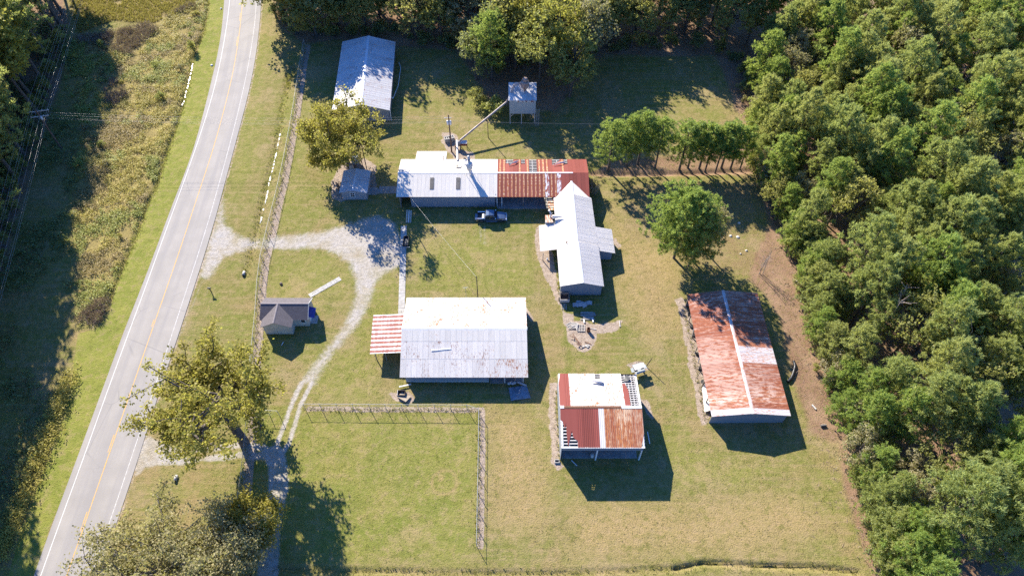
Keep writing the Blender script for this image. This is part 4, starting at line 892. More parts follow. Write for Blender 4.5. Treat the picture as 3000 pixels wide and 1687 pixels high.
# ------------------------------------------------------------------ cream cottage office with dark shingles
def sheet(parent, name, pts, m, th=0.05, uvs=None):
    mb = MB(); p = [Vector(q) for q in pts]; n = (p[1]-p[0]).cross(p[2]-p[0]).normalized()
    if n.z < 0: p = p[::-1]; n = -n; uvs = uvs[::-1] if uvs else None
    e1 = Vector((n.y, -n.x, 0)); e1 = e1.normalized() if e1.length > 1e-4 else Vector((1,0,0)); e2 = n.cross(e1)
    uv = uvs or [(q.dot(e1), q.dot(e2)) for q in p]
    mb.poly(p, uv); b = [q-n*th for q in p]; mb.poly(b[::-1], uv[::-1])
    for i in range(len(p)): mb.quad(p[i], b[i], b[(i+1)%len(p)], p[(i+1)%len(p)])
    return part(name, mb, m, parent)
def cottage():
    t = thing('cottage', 'small cream cottage with dark shingle roof and front gable by the fence', 'house', (-39.5, 71, 0))
    x0, x1, yb, yr, yf = -43.5, -35.15, 73.75, 71.55, 69.05; ze, zr = 2.4, 3.78
    gx0, gx1, gxm, gy = -43.05, -37.72, -40.5, 67.45; zg = 2.5
    yv = yr-0.02
    sheet(t, 'roof', [(x0,yb,ze),(x1,yb,ze),(x1,yr,zr),(x0,yr,zr)], M_SHING)
    sheet(t, 'roof', [(x0,yf-.05,ze-.03),(x0,yr,zr),(x1,yr,zr),(x1,yf,ze)], M_SHING)
    sheet(t, 'gable_roof', [(gx0-.05,yf,zg-.02),(gx0,gy,zg),(gxm,gy,3.83),(gxm,yr+.05,3.83)], M_SHING); sheet(t, 'gable_roof', [(gx1,gy,zg),(gx1+.05,yf,zg-.02),(gxm,yr+.05,3.83),(gxm,gy,3.83)], M_SHING)
    for a, b in (((x0,yr,zr),(x1,yr,zr)), ((gxm,gy,3.83),(gxm,yr,3.83))): ridge_cap(t, a, b, 0.14, 0.06, M_SHINGL, 0.03)
    gable(t, (x1-.3,yf+.35), (x1-.3,yb-.35), 2.35, 3.65, 2.35, M_CREAM, t=0.5); gable(t, (x0+.3,yf+.35), (x0+.3,yb-.35), 2.35, 3.65, 2.35, M_CREAM)
    gable(t, (gx0+.3,gy+.3), (gx1-.3,gy+.3), 2.4, 3.7, 2.4, M_CREAM, t=(gxm-gx0-.3)/(gx1-gx0-.6), name='front_gable')
    wall(t, (gx1-.3,gy+.35), (gx1-.3,yf+.4), 0, 2.42, M_CREAM); wall(t, (gx0+.3,gy+.35), (gx0+.3,yf+.4), 0, 2.42, M_CREAM)
    wall(t, (gx1-.25,yf+.4), (x1-.35,yf+.4), 0, 2.4, M_CREAM, name='front_wall'); wall(t, (x0+.35,yb-.4), (x1-.35,yb-.4), 0, 2.4, M_CREAM)
    mb = MB(); mb.box((-36.6,yf+.30,1.2),(-35.9,yf+.34,2.15)); w_ = part('window', mb, M_GLASS, t); mb = MB()
    for a, b in (((-36.68,yf+.27,1.12),(-36.6,yf+.34,2.23)),((-35.9,yf+.27,1.12),(-35.82,yf+.34,2.23)),((-36.6,yf+.27,2.15),(-35.9,yf+.34,2.23)),((-36.6,yf+.27,1.12),(-35.9,yf+.34,1.2))): mb.box(a, b)
    part('window_frame', mb, M_WHITEP, w_)
    # violet awning on the right gable end
    ay0, ay1 = 69.75, 71.9; sheet(t, 'awning', [(x1-.23,ay0,2.45),(x1-.23,ay1,2.45),(x1+.85,ay1,1.95),(x1+.85,ay0,1.95)], M_AWN, 0.03)
    mb = MB(); mb.box((x1-.24,70.2,0.1),(x1-.2,71.1,2.05)); part('door', mb, M_WHITEP, t); mb = MB(); mb.box((x1-.2,69.9,0),(x1+.9,71.6,0.12)); part('door_step', mb, M_CONC, t)
    mb = MB(); mb.beam((x1-.02,yf+.05,ze-.02),(x1-.02,yr,zr-.02),0.05,0.14); mb.beam((x1-.02,yb-.05,ze-.02),(x1-.02,yr,zr-.02),0.05,0.14); part('barge_board', mb, M_WHITEP, t)
    return t
M_SHINGL = plain('ridge_shingle', (0.20,0.175,0.18), 0.9, var=0.1)
cottage()
# concrete walk leading from the cottage door to the drive
def slab_row(name, label, a, b, wd, n, m=None):
    a = Vector(a); b = Vector(b); d = (b-a)/n; rz = math.atan2(d.y, d.x); t = thing(name, label, 'path', (a.x, a.y, 0)); t['kind'] = 'structure'; del t['category']
    for i in range(n):
        c = a+d*(i+.5); mb = MB(); h = 0.05+random.uniform(-.012,.012); mb.obox((c.x,c.y,h/2-.02),(d.x/2*.97,d.y/2*.97,0),(-math.sin(rz)*wd/2,math.cos(rz)*wd/2,0),(0,0,h/2+.02)); part('slab', mb, m or M_CONC, t)
    return t
p0, p1 = G(*m2((405,795))[0]), G(*m2((640,660))[0]); slab_row('path', 'pale concrete walk from the cottage to the gravel drive', p0, p1, 0.95, 7)
p0, p1 = G(*crop(950,440,4.83)((768,563))[0]), G(*crop(950,440,4.83)((1075,563))[0]); slab_row('path', 'concrete walk between the little house and the long white roofed building', p0, p1, 2.0, 4, M_CONCD)
p0, p1 = G(1183,662), G(1176,925); slab_row('path', 'narrow concrete strip running from the ladders down to the white barn', p0, p1, 1.15, 13, M_CONC)

# ------------------------------------------------------------------ little house under the tree
def little_house():
    t = thing('little_house', 'little grey house with one white framed window in the shade of a tree', 'house', (-31.45, 102.5, 0))
    x0, x1, xm, yf, yb, ze, zr = -34.2, -28.66, -31.45, 99.45, 105.7, 2.15, 2.78
    M_LH = M_SHED
    roof(t, (x0,yb,ze), (x0,yf,ze), (xm,yf,zr), (xm,yb,zr), 8, M_LH, ribs=4); roof(t, (x1,yf,ze), (x1,yb,ze), (xm,yb,zr), (xm,yf,zr), 8, M_LH, ribs=4); ridge_cap(t, (xm,yf,zr), (xm,yb,zr), 0.2, 0.04)
    gable(t, (x0+.35,yf+.3), (x1-.3,yf+.3), 2.1, 2.7, 2.1, M_GREYW, name='front_wall'); gable(t, (x0+.35,yb-.3), (x1-.3,yb-.3), 2.1, 2.7, 2.1, M_GREYW)
    wall(t, (x0+.35,yf+.35), (x0+.35,yb-.35), 0, 2.1, M_GREYW); wall(t, (x1-.3,yf+.35), (x1-.3,yb-.35), 0, 2.1, M_GREYW)
    cx = -31.7; mb = MB(); mb.box((cx-.38,yf+.20,.85),(cx+.38,yf+.23,1.95)); w_ = part('window', mb, M_GLASS, t); mb = MB()
    for a, b in (((cx-.5,.73),(cx-.38,2.07)),((cx+.38,.73),(cx+.5,2.07)),((cx-.38,1.95),(cx+.38,2.07)),((cx-.38,.73),(cx+.38,.85)),((cx-.38,1.37),(cx+.38,1.43)),((cx-.03,.85),(cx+.03,1.37)),((cx-.03,1.43),(cx+.03,1.95))): mb.box((a[0],yf+.15,a[1]),(b[0],yf+.22,b[1]))
    part('window_frame', mb, M_WHITEP, w_)
    mb = MB(); mb.box((-32.9,105.75,0),(-32.2,106.4,3.35)); mb.box((-32.96,105.69,3.35),(-32.14,106.46,3.5)); part('chimney', mb, M_BRICK, t)
    mb = MB(); mb.box((-28.9,101.0,0),(-27.2,102.7,0.35)); mb.box((-27.2,101.2,0),(-26.8,102.5,0.17)); part('porch_step', mb, M_CONCD, t)
    return t
little_house()
# ------------------------------------------------------------------ pickup truck parked in the shade (x = forward)
def truck():
    c = G(1441.5, 643); t = thing('pickup_truck', 'dark blue pickup truck parked in the shade with its tailgate down', 'pickup truck', (c.x, c.y+0.1, 0))
    O = Vector((c.x, c.y+0.1, 0)); L = lambda *p: tuple(O+Vector(p))
    hw = 0.98
    def loft(secs, m, name, par=t):
        """secs: list of (x, half_width, z0, z1, top_half_width)"""
        mb = MB(); vs = []
        for x, w_, z0, z1, tw in secs: vs += [L(x,-w_,z0), L(x,-w_,z0+(z1-z0)*.55), L(x,-tw,z1), L(x,tw,z1), L(x,w_,z0+(z1-z0)*.55), L(x,w_,z0)]
        n = 6; fs = []
        for i in range(len(secs)-1):
            for k in range(n): fs.append((i*n+k, (i+1)*n+k, (i+1)*n+(k+1)%n, i*n+(k+1)%n))
        fs += [tuple(range(n)), tuple(range((len(secs)-1)*n, len(secs)*n))[::-1]]
        mb.raw(vs, fs); return part(name, mb, m, par)
    body = loft([(0.45,.97,.45,1.12,.93),(1.0,.99,.42,1.14,.93),(1.75,.99,.42,1.12,.90),(2.35,.97,.45,1.06,.84),(2.68,.88,.5,.98,.72),(2.78,.80,.52,.90,.66)], M_PAINT, 'hood')
    loft([(-1.35,.98,.42,1.12,.95),(-0.5,.99,.40,1.14,.95),(0.5,.99,.40,1.14,.95)], M_PAINT, 'door_panel')
    loft([(-1.32,.93,1.12,1.30,.90),(-1.10,.88,1.12,1.80,.72),(-0.6,.88,1.12,1.88,.74),(0.1,.88,1.12,1.86,.74),(0.42,.86,1.12,1.74,.70),(1.05,.90,1.10,1.16,.88)], M_GLASS, 'cab_glass')
    loft([(-1.16,.77,1.76,1.84,.70),(-0.6,.79,1.80,1.915,.70),(0.1,.79,1.78,1.895,.70),(0.46,.74,1.70,1.79,.66)], M_PAINT, 'cab_roof')
    for s in (-1, 1):
        mb = MB(); mb.beam(L(-1.15,s*.82,1.76),L(-1.34,s*.92,1.15),.10,.08); mb.beam(L(.40,s*.76,1.75),L(1.02,s*.90,1.14),.09,.06); mb.beam(L(-.35,s*.83,1.78),L(-.40,s*.93,1.14),.10,.05); part('cab_pillar', mb, M_PAINT, t)
    # bed: floor, two sides, bulkhead, open tailgate
    mb = MB(); mb.box(L(-2.78,-.80,.62),L(-1.35,.80,.70)); part('bed_floor', mb, M_BLACK, t)
    for s in (-1, 1):
        mb = MB(); mb.box(L(-2.80,s*.99-.09*(s+1),.45),L(-1.35,s*.99-.09*(s-1)-.0,1.10)); part('bed_side', mb, M_PAINT, t); mb = MB(); mb.box(L(-2.78,s*.90-.10,1.10),L(-1.38,s*.90+.10,1.14)); part('bed_rail', mb, M_CHROME, t)
    mb = MB(); mb.box(L(-1.42,-.9,.62),L(-1.36,.9,1.12)); part('bulkhead', mb, M_PAINT, t)
    mb = MB(); mb.box(L(-3.30,-.80,.66),L(-2.82,.80,.72)); part('tailgate', mb, M_PAINT, t)
    mb = MB(); mb.prism([L(-1.95,-.85,.72),L(-1.5,-.85,.72),L(-1.5,-.85,1.25),L(-1.85,-.85,1.25)],(0,1.1,0)); part('toolbox', mb, M_PLASTICW, t)
    for x in (-2.02, 1.78):
        for s in (-1, 1):
            mb = MB(); mb.lathe(L(x, s*.80-.12, .40), [(.20,0),(.36,0),(.40,.05),(.40,.19),(.36,.24),(.20,.24)], 16, (0,1,0)); w_ = part('wheel', mb, M_RUBBER, t)
            mb = MB(); mb.lathe(L(x, s*.80-.125, .40), [(.05,0),(.23,0),(.24,.02),(.24,.23),(.23,.25),(.05,.25)], 12, (0,1,0)); part('rim', mb, M_CHROME, w_)
            mb = MB()
            for k in range(7):
                a0, a1 = math.pi*k/7, math.pi*(k+1)/7; mb.quad(L(x+.47*math.cos(a0),s*1.0-.06,.40+.47*math.sin(a0)),L(x+.47*math.cos(a1),s*1.0-.06,.40+.47*math.sin(a1)),L(x+.47*math.cos(a1),s*1.0+.02,.40+.47*math.sin(a1)),L(x+.47*math.cos(a0),s*1.0+.02,.40+.47*math.sin(a0)))
            part('wheel_arch', mb, M_BLACK, t)
    mb = MB(); mb.box(L(2.72,-.92,.42),L(2.92,.92,.66)); part('front_bumper', mb, M_CHROME, t); mb = MB(); mb.box(L(-2.98,-.9,.42),L(-2.83,.9,.60)); part('rear_bumper', mb, M_CHROME, t)
    mb = MB(); mb.box(L(2.72,-.55,.66),L(2.82,.55,.92)); part('grille', mb, M_BLACK, t)
    for s in (-1, 1):
        mb = MB(); mb.box(L(2.60,s*.72-.15,.72),L(2.80,s*.72+.15,.92)); part('headlight', mb, M_LAMP, t)
        mb = MB(); mb.box(L(-2.84,s*.90-.09,.72),L(-2.79,s*.90+.09,1.08)); part('tail_light', mb, M_AMBER, t)
        mb = MB(); mb.box(L(.62,s*1.10-.11,1.12),L(.78,s*1.10+.11,1.34)); mb.beam(L(.7,s*.95,1.14),L(.7,s*1.05,1.2),.05,.05); part('wing_mirror', mb, M_CHROME, t)
        mb = MB(); mb.box(L(-1.1,s*1.06-.09,.36),L(1.05,s*1.06+.09,.41)); part('running_board', mb, M_CHROME, t)
        mb = MB(); mb.box(L(-.28,s*.99-.015,.98),L(-.10,s*.99+.02,1.01)); part('door_handle', mb, M_CHROME, t)
truck()

# ------------------------------------------------------------------ hopper on legs with its dust cyclone
def hopper():
    c1 = crop(1240,200,4.83)
    x0, x1, yf, yb, zb, zf = -0.62, 5.15, 122.3, 126.9, 2.85, 6.45; zk = 7.5
    t = thing('hopper_bin', 'square grey hopper bin raised on legs with rusty edged roof', 'hopper', ((x0+x1)/2, (yf+yb)/2, 0))
    wall(t, (x0+.1,yf+.1), (x1-.1,yf+.1), zb, zf-.05, M_WALLW, name='front_wall'); wall(t, (x0+.1,yb-.1), (x1-.1,yb-.1), zb, zk-.1, M_WALL); wall(t, (x0+.1,yf+.15), (x0+.1,yb-.15), zb, zf-.05, M_WALL, z1b=zk-.1); wall(t, (x1-.1,yf+.15), (x1-.1,yb-.15), zb, zf-.05, M_WALL, z1b=zk-.1)
    roof(t, (x0-.1,yf-.05,zf), (x1+.1,yf-.05,zf), (x1+.1,yb+.1,zk), (x0-.1,yb+.1,zk), 6, M_SHED, ribs=3)
    mb = MB(); mb.box((x0+1.3,yf-.03,zf-.42),(x1-.5,yf+.03,zf-.03)); part('rusted_flashing', mb, M_RUSTEDGE, t)
    mb = MB(); mb.box((x0+.15,yf+.2,zb),(x1-.15,yb-.2,zb+.1)); part('bin_floor', mb, M_DARKW, t)
    for x, y in ((x0+.2,yf+.2),((x0+x1)/2-.2,yf+.2),(x1-.25,yf+.2),(x0+.2,yb-.3),(x1-.25,yb-.3),((x0+x1)/2,yb-.3)): post(t, x, y, 0, zb, M_WOODW, 0.17, 'leg')
    for a, b in (((x0+.2,yf+.2,1.9),(x0+1.1,yf+.2,zb)),((x1-.25,yf+.2,1.9),(x1-1.2,yf+.2,zb)),((x0+.2,yb-.3,1.9),(x0+1.1,yb-.3,zb))): mb = MB(); mb.beam(a, b, .09, .09); part('brace', mb, M_WOODW, t)
    mb = MB(); xa, xb = x1+.05, x1+.68; ya = yf-.25
    for x in (xa, xb): mb.beam((x,ya-.35,0.0),(x,ya+.2,4.3),.06,.06)
    part('ladder_rail', mb, M_STEEL, t)
    for i in range(13): mb = MB(); z = .3+i*.31; mb.beam((xa,ya-.35+.55*z/4.3,z),(xb,ya-.35+.55*z/4.3,z),.045,.045); part('ladder_rung', mb, M_STEEL, t)
    # cyclone on the roof
    cx, cy = 2.75, 124.9; mb = MB(); mb.lathe((cx,cy,6.9),[(.25,0),(.30,.35),(.82,1.45),(.86,1.5),(.86,2.45),(.80,2.5),(.42,2.52),(.42,2.75),(.55,2.8),(.55,3.15),(.30,3.35),(0,3.4)],16); part('cyclone', mb, M_RUSTC, t)
    for a in range(3): an = a*2.1+.4; mb = MB(); mb.beam((cx+.9*math.cos(an),cy+.9*math.sin(an),8.6),(cx+1.0*math.cos(an),cy+1.0*math.sin(an),6.95),.06,.06); part('cyclone_leg', mb, M_RUSTY, t)
    # delivery pipe climbing from the blower to the bin
    p0 = G(1348,411,1.9); pts = [p0]
    def on(px, py, y):
        lo, hi = 0., 30.
        for _ in range(50):
            m_ = (lo+hi)/2
            if G(px, py, m_).y > y: lo = m_
            else: hi = m_
        return G(px, py, lo)
    pts += [on(*c1((1180,478))[0], 123.6), on(*c1((1215,415))[0], 124.0), on(*c1((1285,248))[0], 124.9)]
    pts.append(Vector((cx-.7, cy, 9.15)))
    pt = thing('blower_pipe', 'long rusty conveying pipe sloping up from the blower to the hopper', 'pipe', tuple(p0))
    for i in range(len(pts)-1):
        n = 4 if i == 0 else 1
        for k in range(n):
            a, b = vlerp(pts[i],pts[i+1],k/n), vlerp(pts[i],pts[i+1],(k+1)/n); mb = MB(); mb.tube(a, b, .20, .20, 12); mb.tube(b-(b-a).normalized()*.08, b+(b-a).normalized()*.08, .235, .235, 12); part('pipe_section', mb, M_PIPE, pt)
    b = G(1430.5,404); top = vlerp(pts[0],pts[1],0.52); mb = MB(); mb.tube((b.x,b.y,0),(b.x-.05,b.y+.1,4.9),.09,.07); single('support_pole', mb, M_POLEW, 'thin wooden prop standing under the middle of the sloping pipe', 'pole', tuple(b))
    # blower, feed hopper and duct into the building
    c2 = crop(1310,400,12.075); q = G(1345,438); t = thing('blower', 'rusty blower with feed tray on legs behind the white roofed building', 'blower', (q.x,q.y,0))
    mb = MB(); mb.lathe((q.x-.05,q.y+.35,1.15),[(.12,0),(.62,0),(.62,.42),(.12,.42)],16,(0,1,0)); part('fan_housing', mb, M_STEEL, t); mb = MB(); mb.tube((q.x-.9,q.y+.1,.75),(q.x-.35,q.y+.1,.75),.24,.24,12); part('motor', mb, M_RUSTY, t)
    mb = MB(); mb.beam((q.x-.05,q.y+.5,1.5),(p0.x,p0.y,1.9),.34,.34); part('elbow', mb, M_PIPE, t)
    mb = MB(); mb.prism([(q.x+.35,q.y+.1,1.45),(q.x+1.75,q.y+.1,1.45),(q.x+1.75,q.y+.85,1.75),(q.x+.35,q.y+.85,1.75)],(0,0,.06)); part('feed_tray', mb, M_PALERUST, t)
    mb = MB(); mb.box((q.x+.35,q.y+.02,.95),(q.x+1.75,q.y+.08,1.45)); part('tray_side', mb, M_RED, t)
    for dx, dy in ((.4,.1),(1.7,.1),(.4,.8),(1.7,.8)): mb = MB(); mb.box((q.x+dx-.05,q.y+dy-.05,0),(q.x+dx+.05,q.y+dy+.05,1.45)); part('leg', mb, M_DARKW, t)
    for dx in (-.8,-.4,.25): mb = MB(); mb.box((q.x+dx-.05,q.y-.1,0),(q.x+dx+.05,q.y+.4,.72)); part('stand', mb, M_DARKW, t)
    e = G(1340.5,462,3.3); mb = MB(); mb.path([(q.x-.3,q.y-.1,1.9),(q.x-.3,q.y-.3,2.7),(e.x,108.2,3.35),(e.x,107.3,3.4)],.21,12); part('duct', mb, M_GALV, t)
M_RUSTEDGE = sheet_metal('ragged_rust_edge', (0.55,0.55,0.54), 0.02, rust=(0.20,0.055,0.03), amt=0.95, mode='patchy', grime=0.2)
hopper()

# ------------------------------------------------------------------ dust collector on the white roof
def roof_cyclone():
    q = G(1376, 519, 4.5); x, y, z = q.x, 102.45, 4.35
    t = thing('dust_collector', 'silver cone shaped dust collector standing on the ridge of the white roof', 'dust collector', (x,y,z))
    mb = MB(); mb.lathe((x,y,z+.25),[(.12,0),(.14,.1),(.62,1.9),(.64,1.95)],16); part('cone', mb, M_GALV, t)
    mb = MB(); mb.lathe((x,y,z+2.2),[(.64,0),(.64,.95),(.58,1.0),(.30,1.02),(.30,1.25),(0,1.27)],16); part('drum', mb, M_GALV, t)
    mb = MB(); mb.path([(x-.45,y-.35,z+2.75),(x-.75,y-.1,z+2.75),(x-.72,y+.9,z+2.4),(x-.60,y+2.2,z+.9),(x-.55,y+2.7,z-.4)],.22,10); part('inlet_duct', mb, M_GALV, t)
    mb = MB(); mb.path([(x+.02,y,z+3.3),(x-.03,y+.1,z+3.75),(x-.1,y+.45,z+4.0),(x-.1,y+.75,z+3.95)],[.26,.27,.27,.30],12); part('outlet_elbow', mb, M_STEEL, t)
    for a in range(4): an = math.pi/4+a*math.pi/2; lz = ze_roof(y+.8*math.sin(an)); mb = MB(); mb.beam((x+.66*math.cos(an),y+.66*math.sin(an),z+2.3),(x+.8*math.cos(an),y+.8*math.sin(an),lz),.05,.05); part('leg', mb, M_STEEL, t)
def ze_roof(y): return 4.5-abs(y-102.72)*0.2655
roof_cyclone()

# ------------------------------------------------------------------ furnace beside the workshop
def furnace():
    f4 = crop(1540,560,10.35); q = G(*f4((712,840))[0], 3.1); x, y = q.x, q.y
    t = thing('furnace_box', 'square furnace box with orange rusted top beside the long workshop', 'furnace', (x,y,0))
    mb = MB(); mb.box((x-.68,y-.85,0),(x+.68,y+.85,3.05)); part('casing', mb, M_WALL, t); roof(t, (x-.73,y-.9,3.08), (x+.73,y-.9,3.08), (x+.73,y+.9,3.14), (x-.73,y+.9,3.14), 2, M_ORANGE, ribs=2, name='top_sheet')
    mb = MB(); mb.path([(x+.30,y+.35,3.1),(x+.32,y+.5,3.9),(x+.1,y+.9,4.25),(x-.12,y+1.15,4.2)],.17,10); part('flue', mb, M_GALV, t)
    mb = MB(); mb.tube((x+.62,y+.1,3.55),(x+2.6,y-.05,3.75),.42,.05,14); part('cone_duct', mb, M_GALV, t); mb = MB(); mb.beam((x+.35,y+.6,3.9),(x+.75,y+1.5,3.2),.05,.05); part('stay_rod', mb, M_STEEL, t)
    mb = MB(); mb.box((x+.70,y-.95,1.9),(x+1.05,y-.6,2.9)); part('control_box', mb, M_CREAM, t)
    s = thing('slatted_hood', 'row of orange rusted sheets hung along the workshop wall below the red roof', 'hood', (7.5,96,0))
    for i in range(5):
        a = G(*f4((635+i*16,215+i*74))[0], 2.55); b = G(*f4((800+i*5,215+i*74))[0], 2.55)
        mb = MB(); mb.prism([(a.x,a.y,2.45),(8.25,a.y,2.55),(8.25,a.y-.62,2.75),(a.x+.03,a.y-.62,2.65)],(0,0,.03)); part('rusted_sheet', mb, M_ORANGE, s)
    for y in (96.6, 93.4): mb = MB(); mb.beam((8.1,y,2.4),(7.0,y,2.35),.07,.07); mb.beam((7.05,y,2.35),(7.05,y,0),.07,.07); part('bracket', mb, M_WOOD, s)
furnace()

# ------------------------------------------------------------------ small structures and clutter
def pump_box():
    a = crop(1600,1060,4.2625); p = [G(*a(q)[0], 1.75) for q in ((1108,108),(1240,62),(1215,10),(1085,48))]
    c = sum(p, Vector())/4; t = thing('pump_house', 'small white roofed pump box on legs beside the patchwork barn', 'pump house', (c.x,c.y,0))
    mb = MB(); mb.prism([(v.x,v.y,1.75+(.0 if i < 2 else .12)) for i, v in enumerate(p)], (0,0,.05)); part('roof', mb, M_WHITE, t)
    q = [c+(v-c)*.88 for v in p]; mb = MB()
    for i in range(4): b0, b1 = q[i], q[(i+1)%4]; mb.beam((b0.x,b0.y,1.15),(b1.x,b1.y,1.15),1.05,.04)
    part('wall', mb, M_WALLW, t)
    for v in q: mb = MB(); mb.box((v.x-.06,v.y-.06,0),(v.x+.06,v.y+.06,.65)); part('leg', mb, M_WOOD, t)
    b = G(*a((1240,52))[0]); mb = MB(); e = G(*a((1278,0))[0], 1.0); hh = 2.6
    mb.tube((b.x+.1,b.y-.1,0),(b.x+.75,b.y+.05,hh),.07,.06); single('leaning_pole', mb, M_DARKW, 'short dark pole leaning beside the small white pump box', 'pole', (b.x,b.y,0))
pump_box()
def slot_box():
    a = crop(1240,200,4.83); p = [G(*a(q)[0], .95) for q in ((305,1012),(445,985),(425,938),(290,968))]; c = sum(p, Vector())/4
    t = thing('concrete_trough', 'concrete box with a row of dark slots beside the utility pole', 'trough', (c.x,c.y,0))
    ux = (p[1]-p[0]).normalized(); uy = Vector((-ux.y,ux.x,0)); lx, ly = (p[1]-p[0]).length/2, (p[3]-p[0]).length/2
    for s in (-1, 1):
        mb = MB(); mb.obox((c.x+uy.x*s*(ly-.08),c.y+uy.y*s*(ly-.08),.475),ux*lx,uy*.08,(0,0,.475)); part('side_wall', mb, M_CONC, t)
    for k in range(6): s = -1+2*k/5; mb = MB(); cc = c+ux*s*(lx-.08); mb.obox((cc.x,cc.y,.47),ux*.08,uy*(ly-.16),(0,0,.47)); part('divider', mb, M_CONC, t)
slot_box()
def ladder(name, label, a, b, wd, n, m, group=None):
    a = Vector(a); b = Vector(b); d = (b-a).normalized(); s = d.cross(Vector((0,0,1))).normalized()*wd/2
    t = thing(name, label, 'ladder', tuple(a), group)
    for k in (-1, 1): mb = MB(); mb.beam(a+s*k, b+s*k, .065, .05); part('rail', mb, m, t)
    for i in range(n): p = vlerp(a, b, (i+.5)/n); mb = MB(); mb.beam(p-s, p+s, .045, .04); part('rung', mb, m, t)
    return t
l8 = crop(1100,560,7.243)
A_, B_ = G(*l8((672,672))[0], .08), G(*l8((690,398))[0], 1.0); ladder('ladder', 'left of two pale ladders lying on the concrete strip by the open bay', A_, B_, .42, 12, M_WHITEP, 'ladders on the concrete strip')
A_, B_ = G(*l8((728,672))[0], .08), G(*l8((738,405))[0], 1.0); ladder('ladder', 'right of two pale ladders lying on the concrete strip by the open bay', A_, B_, .42, 12, M_WHITEP, 'ladders on the concrete strip')
A_, B_ = G(*m2((1326,1199))[0], 3.75), G(*m2((1478,1184))[0], 3.85); ladder('ladder', 'white ladder lying across the front roof slope of the centre barn', (A_.x,A_.y,3.6+.18), (B_.x,B_.y,3.66+.18), .5, 10, M_PLASTICW)
def cart():
    p = [G(*l8(q)[0], .7) for q in ((592,1160),(692,1160),(695,942),(592,942))]; c = sum(p, Vector())/4; hx, hy = .5, 1.15
    t = thing('cart', 'black open cart standing on the concrete strip in tree shade', 'cart', (c.x,c.y,0))
    mb = MB(); mb.box((c.x-hx,c.y-hy,.35),(c.x+hx,c.y+hy,.42)); part('deck', mb, M_BLACK, t)
    for a, b in (((-hx,-hy),(-hx+.05,hy)),((hx-.05,-hy),(hx,hy)),((-hx+.05,-hy),(hx-.05,-hy+.05)),((-hx+.05,hy-.05),(hx-.05,hy))): mb = MB(); mb.box((c.x+a[0],c.y+a[1],.42),(c.x+b[0],c.y+b[1],.78)); part('side_board', mb, M_BLACK, t)
    for x in (-.55,.55):
        for y in (-.7,.7): mb = MB(); mb.lathe((c.x+x-.06,c.y+y,.22),[(.05,0),(.22,0),(.22,.12),(.05,.12)],10,(1,0,0)); part('wheel', mb, M_RUBBER, t)
    mb = MB(); mb.beam((c.x-.6,c.y-hy-.35,.5),(c.x+.85,c.y-hy-.3,.5),.08,.06); mb.beam((c.x,c.y-hy,.45),(c.x,c.y-hy-.35,.5),.06,.06); part('handle', mb, M_STEEL, t)
cart()
def plank_thing(name, label, cat, pts, wd, ht, m, z=.1, group=None):
    a, b = G(*pts[0]), G(*pts[1]); mb = MB(); mb.beam((a.x,a.y,z),(b.x,b.y,z+.02),wd,ht); return single(name, mb, m, label, cat, ((a.x+b.x)/2,(a.y+b.y)/2,z), group)
